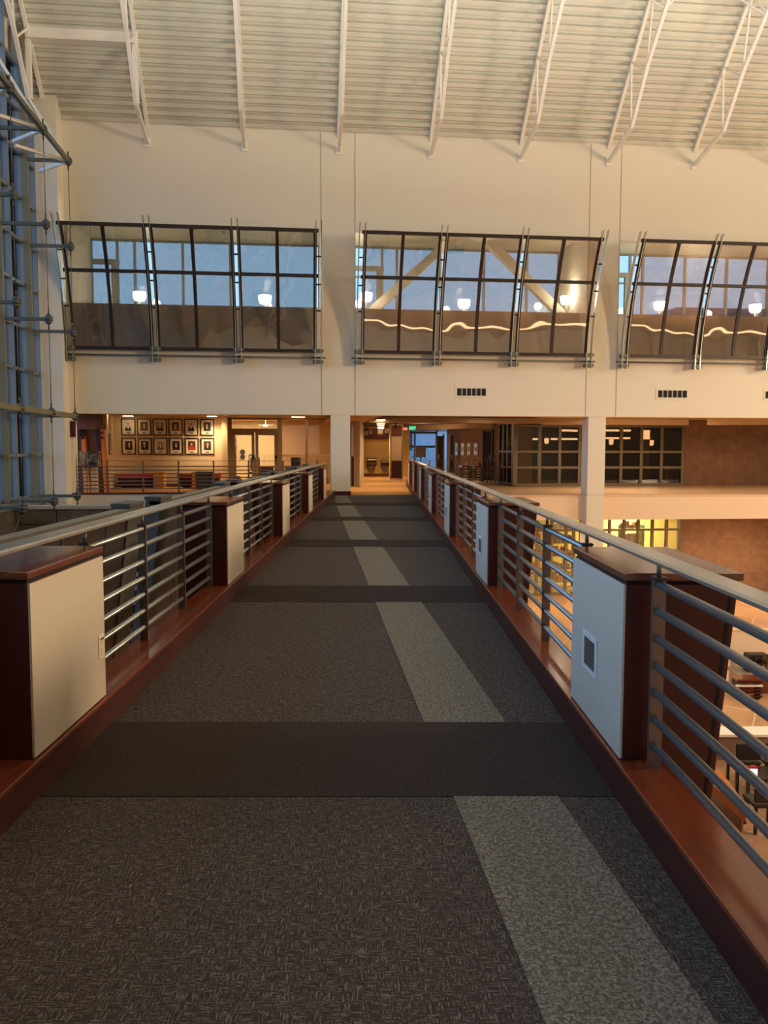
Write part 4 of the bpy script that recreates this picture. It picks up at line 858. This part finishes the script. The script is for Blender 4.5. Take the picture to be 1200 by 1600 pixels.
for i, (x, y) in enumerate(((854, 689), (955, 690.5), (1018, 692))):
    v = 12.3; u, z = uz(x, y, v); t = thing('wall_sconce', '%s warm wall lamp from the left behind the gallery windows' % ORD[i], 'lamp', (u, v, z), 'B', 'wall lamps behind the gallery windows'); part('shade', MB().lathe([(.05, -.14), (.10, -.1), (.12, .12), (.0, .14)], (u, v, z), 12), M_strip, t); part('backplate', MB().box((u-.06, v+.1, z-.2), (u+.06, 12.6, z+.2)), M_bronze, t)
u0, z1 = uz(1006, 672, 11.8); u1, z0 = uz(1013, 722, 11.8); t = thing('light_column', 'tall pale lit column behind the third dark gallery window', 'lamp', (u0, 11.8, 0)); part('tube', MB().box((u0, 11.7, z1-.45), (u1, 11.9, z1)), M_strip, t, 'glowing top'); part('body', MB().box((u0, 11.7, 0), (u1, 11.9, z1-.45)), M_beige, t)
u0, z1 = uz(1042, 732, 7.6); u1, z0 = uz(1056, 753, 7.6); t = thing('cabinet', 'pale low cabinet behind the bottom right gallery window', 'cabinet', ((u0+u1)/2, 7.6, 0)); part('body', MB().box((u0, 7.4, 0), (u1, 7.8, z1)), M_beige, t); part('door', MB().box((u0+.03, 7.385, .08), (u1-.03, 7.4, z1-.05)), M_mat, t)
u0, z1 = uz(1109, 656, 3.2); t = thing('soffit_beam', 'cream drop beam high on the right before the concrete wall', 'beam', (u0+2, 3, 2.4)); part('beam', MB().prism([(u0, 3.4), (u0+6, 1.0), (u0+6, 1.5), (u0+.3, 3.9)], CZ-.3, CZ, 2), M_ceil, t)
u, z = uz(795, 671, 7.7); t = thing('alarm_lamp', 'small red signal lamp in the angled side window', 'light', (u, 7.6, z)); part('lens', MB().lathe([(.0, -.06), (.06, -.03), (.06, .03), (.0, .06)], (u, 7.6, z), 10), MATS['red_glow'], t); part('base', MB().box((u-.03, 7.6, z+.04), (u+.03, 7.7, CZ-.02)), M_black, t)

# ================================================================== LOWER LEVEL
VLW = 4.6; lu = lambda px, py=860: U(px, VLW, py)
L0, L1 = lu(826), lu(1062)
struct('wall_concrete_lower', MB().box((L1, VLW, LZ), (45.6, VLW+.3, -.9)), M_conc, 'brown concrete block wall of the lower lobby')
struct('wall_store_back', MB().box((2.4, 8.6, LZ), (L1+3.3, 8.8, -.9)).box((2.4, VLW, LZ), (2.6, 8.6, -.9)).box((L1+3.1, VLW+.3, LZ), (L1+3.3, 8.6, -.9)), mat('store_yellow', rgb(222, 196, 110), .8), 'yellow walls inside the lower shop')
t = thing('window_7', 'lit lower shop window with a bronze grid under the right gallery', 'window', ((L0+L1)/2, VLW, LZ)); t.o['kind'] = 'structure'; del t.o['category']
LU0 = lu(700); nx_ = 16
lxs = [LU0+(L1-LU0)*i/nx_ for i in range(nx_+1)]
lzs = [LZ+.05, LZ+.9, LZ+1.75, LZ+2.6, -.95]
for x in lxs: part('mullion', MB().box((x-.05, VLW-.07, LZ), (x+.05, VLW+.05, -.9)), M_bronze, t)
for z in lzs: part('transom', MB().box((LU0, VLW-.06, z-.045), (L1, VLW+.04, z+.045)), M_bronze, t)
for a, b in zip(lxs[:-1], lxs[1:]):
    for z0, z1 in zip(lzs[:-1], lzs[1:]): part('pane', MB().box((a+.05, VLW-.008, z0+.045), (b-.05, VLW+.008, z1-.045)), M_pglass, t)
lamp('shop_light', 'AREA', W(6.5, 6.6, -1.0), 130, (1, .84, .42), 2.5); lamp('shop_light', 'AREA', W(U(992, 7.4), 7.4, -1.0), 220, (1, .88, .5), 1.2)
lamp('inner_panel_fill', 'POINT', W(U(822, 6.4), VR-.55+.9, 1.9), 14, (1, .7, .4), .1)  # second light is added to brighten the beige inner panel
for i, (x, lab) in enumerate(((832, 'tall goods shelf at the left inside the lower shop'), (878, 'tall goods shelf at the middle inside the lower shop'), (985, 'tall goods shelf at the right inside the lower shop'))):
    u = U(x, 6.6, 880); t = thing('goods_shelf', lab, 'shelf', (u, 6.6, LZ), 'B', 'goods shelves in the lower shop')
    for s in (-.5, .47): part('upright', MB().box((u+s, 6.4, LZ), (u+s+.03, 6.8, LZ+2.6)), M_black, t)
    for k in range(5):
        z = LZ+.2+k*.55; b_ = part('board', MB().box((u-.5, 6.4, z), (u+.5, 6.8, z+.03)), M_wframe, t)
        g = MB(); xx = u-.46
        while xx < u+.3: hh = random.uniform(.2, .42); ww = random.uniform(.08, .2); g.box((xx, 6.42, z+.03), (xx+ww, 6.7, z+.03+hh)); xx += ww+.03
        part('goods', g, [M_mat, M_lightwood, M_wframe, M_redseat, M_olive][(k+i) % 5], b_, kind='stuff')

def gw(px, py, z=LZ): x, y = ground(px, py, z); return x, y
def at_depth(px, py, D): r = ray(px, py); k = D/r.y; return r.x*k, D, EYE+r.z*k
# kiosk and things on the lobby floor, seen between the bars of the right railing
x0 = at_depth(1140, 1050, 20.0)[0]
t = thing('kiosk_partition', 'cream kiosk partition on the lobby floor seen past the nearest right pier', 'partition', (x0+2.5, 20.1, LZ), 'W'); part('panel', MB().box((x0, 20.0, LZ), (x0+6, 20.2, at_depth(1170, 986, 20)[2])), M_fasc, t); part('cap', MB().box((x0-.02, 19.98, at_depth(1170, 986, 20)[2]), (x0+6.02, 20.22, at_depth(1170, 984, 20)[2])), M_beige, t)
xa = at_depth(1150, 1050, 19.4)[0]; zt = at_depth(1150, 1050, 19.4)[2]
t = thing('kiosk_counter', 'grey-topped brown counter in front of the cream kiosk partition', 'counter', (xa+2, 19.5, LZ), 'W'); part('body', MB().box((xa, 19.2, LZ), (xa+5, 19.8, zt-.05)), M_mahogtop, t); part('top', MB().box((xa-.05, 19.1, zt-.05), (xa+5.05, 19.9, zt)), mat('counter_grey', rgb(120, 112, 98), .4), t)
xb = at_depth(1166, 1040, 19.5)[0]; xc = at_depth(1196, 1040, 19.5)[0]; zs_ = at_depth(1180, 1022, 19.5)[2]
t = thing('display_rack', 'small black and yellow rack on the kiosk counter', 'rack', ((xb+xc)/2, 19.5, zt), 'W')
for i in range(4): x = xb+(xc-xb)*i/3; part('upright', MB().box((x-.012, 19.35, zt), (x+.012, 19.65, zs_)), M_black if i < 3 else M_lightwood, t)
for k in range(3): z = zt+(zs_-zt)*k/2.02; part('board', MB().box((xb, 19.35, z), (xc, 19.65, z+.02)), M_black if k else M_lightwood, t)
for k in range(5): x = xb+.05+k*(xc-xb-.1)/5; part('packet', MB().box((x, 19.4, zt+.02), (x+.06, 19.55, zt+.14)), M_orange if k % 2 else M_white, t)
xb = at_depth(1150, 1085, 18.7)[0]; xc = at_depth(1191, 1085, 18.7)[0]
t = thing('louvred_bench', 'slatted dark bench standing before the kiosk counter', 'bench', ((xb+xc)/2, 18.75, LZ), 'W')
for k in range(5): z = LZ+.06+k*.085; part('slat', MB().box((xb, 18.68, z), (xc, 18.74, z+.04)), M_mahog if k != 3 else M_white, t)
part('seat', MB().box((xb, 18.66, LZ+.46), (xc, 19.05, LZ+.5)), M_mahogtop, t)
for x in (xb+.02, xc-.06): part('leg', MB().box((x, 18.74, LZ), (x+.04, 19.0, LZ+.46)), M_black, t)
xb = at_depth(1150, 1147, 15)[0]; zt = at_depth(1150, 1147, 15)[2]
t = thing('planter_wall', 'low brown wall with bright white coping on the lobby floor', 'wall', (xb+2, 15.2, LZ), 'W'); part('body', MB().box((xb-1, 15.0, LZ), (xb+5, 15.4, zt-.05)), mat('planter_brown', rgb(120, 96, 78), .7), t); part('coping', MB().box((xb-1.03, 14.97, zt-.05), (xb+5.03, 15.43, zt)), mat('white_coping', rgb(240, 232, 220), .4), t)
D = 12.2; a = at_depth(1138, 1203, D+.8); b = at_depth(1174, 1225, D-.6); zt = a[2]-.03
t = thing('reception_desk', 'orange wooden reception desk below the right railing', 'desk', (a[0]+.4, D, LZ), 'W')
part('counter', MB().prism([(a[0]-.1, D+.9), (b[0], D-.5), (b[0]-.12, D-.72), (a[0]-.5, D+.7)], zt-.14, zt, 2), M_orange, t); part('front', MB().prism([(a[0]-.13, D+.82), (b[0]-.05, D-.5), (b[0]-.12, D-.6), (a[0]-.4, D+.7)], LZ, zt-.14, 2), M_mahogtop, t)
mx = at_depth(1176, 1206, D+.9)
t = thing('monitor', 'small monitor with red edge and white screen beyond the reception desk', 'monitor', (mx[0], D+.9, LZ+.48), 'W')
part('screen', MB().box((mx[0]-.07, D+.88, mx[2]-.06), (mx[0]+.07, D+.9, mx[2]+.05)), emis('screen_white', (.9, .9, 1, 1), 1.0), t); part('bezel', MB().box((mx[0]-.09, D+.9, mx[2]-.09), (mx[0]+.09, D+.93, mx[2]+.09)), mat('red_plastic', rgb(170, 30, 40), .4), t); part('stand', MB().box((mx[0]-.02, D+.9, LZ+.482), (mx[0]+.02, D+.93, mx[2]-.06)), M_black, t)
t = thing('work_table', 'dark work table carrying the small monitor', 'table', (mx[0]+.3, D+1, LZ), 'W'); part('top', MB().box((mx[0]-.16, D+.75, LZ+.44), (mx[0]+1.6, D+1.3, LZ+.48)), M_black, t)
for x in (mx[0]-.13, mx[0]+1.5):
    for y in (D+.8, D+1.2): part('leg', MB().box((x, y, LZ), (x+.05, y+.05, LZ+.44)), M_black, t)
for i, (px, py, dd) in enumerate(((1161, 1193, 1.7), (1206, 1192, 1.7), (1192, 1235, .0))):
    x, y, z = at_depth(px, py, D+dd)
    t = thing('lobby_chair', '%s black lobby chair near the reception desk' % ['left upper', 'right upper', 'lower'][i], 'chair', (x, y, LZ), 'W', 'black chairs near the reception desk')
    part('seat', MB().box((x-.22, y-.22, LZ+.42), (x+.22, y+.22, LZ+.48)), M_black, t, bevel=.02); part('backrest', MB().box((x-.22, y-.22, LZ+.5), (x+.22, y-.17, LZ+.80)), M_black, t, bevel=.02)
    for sx_ in (-.2, .16):
        for sy_ in (-.2, .16): part('leg', MB().box((x+sx_, y+sy_, LZ), (x+sx_+.04, y+sy_+.04, LZ+.42)), M_black, t)

# opposite gallery lights (behind the viewer) that show as bright lines in the curved screens
t = thing('linear_fixture', 'long warm luminous band over the lower lobby behind the viewer', 'light', (17, -30, -2.35)); part('diffuser', MB().box((3, -30.08, -2.6), (44, -29.92, -2.15)), emis('line_glow', (1, .5, .25, 1), 5), t); part('housing', MB().box((3, -30.1, -2.15), (44, -29.9, -2.0)), M_wframe, t)
# distant buildings outside
t = thing('neighbour_building', 'grey neighbouring building with pale balcony bands outside the left glass wall', 'building', (-34, 8, LZ)); part('block', MB().box((-50, -10, LZ-.3), (-26, 26, 3.2)), mat('neighbour_wall', rgb(96, 104, 112), .8), t)
for k in range(4): part('balcony', MB().box((-26, -6, LZ+1.2+k*1.5), (-25, 22, LZ+1.5+k*1.5)), M_fasc, t)
a = on(1012, 494, 60); t = thing('distant_roof', 'dark pitched roof silhouette outside behind the right screen', 'building', (a[0]+14, 60, LZ)); zt = on(1020, 479, 60)[1]
part('roof', MB().prism([(a[0], a[1]-2), (a[0]+3.2, zt), (a[0]+26, zt), (a[0]+29, a[1]-2)], 60, 70, 1), mat('roof_dusk', rgb(96, 98, 110), .8), t); part('block', MB().box((a[0]+1, 60.5, LZ-.3), (a[0]+28, 69.5, a[1]-2)), MATS['neighbour_wall'], t)
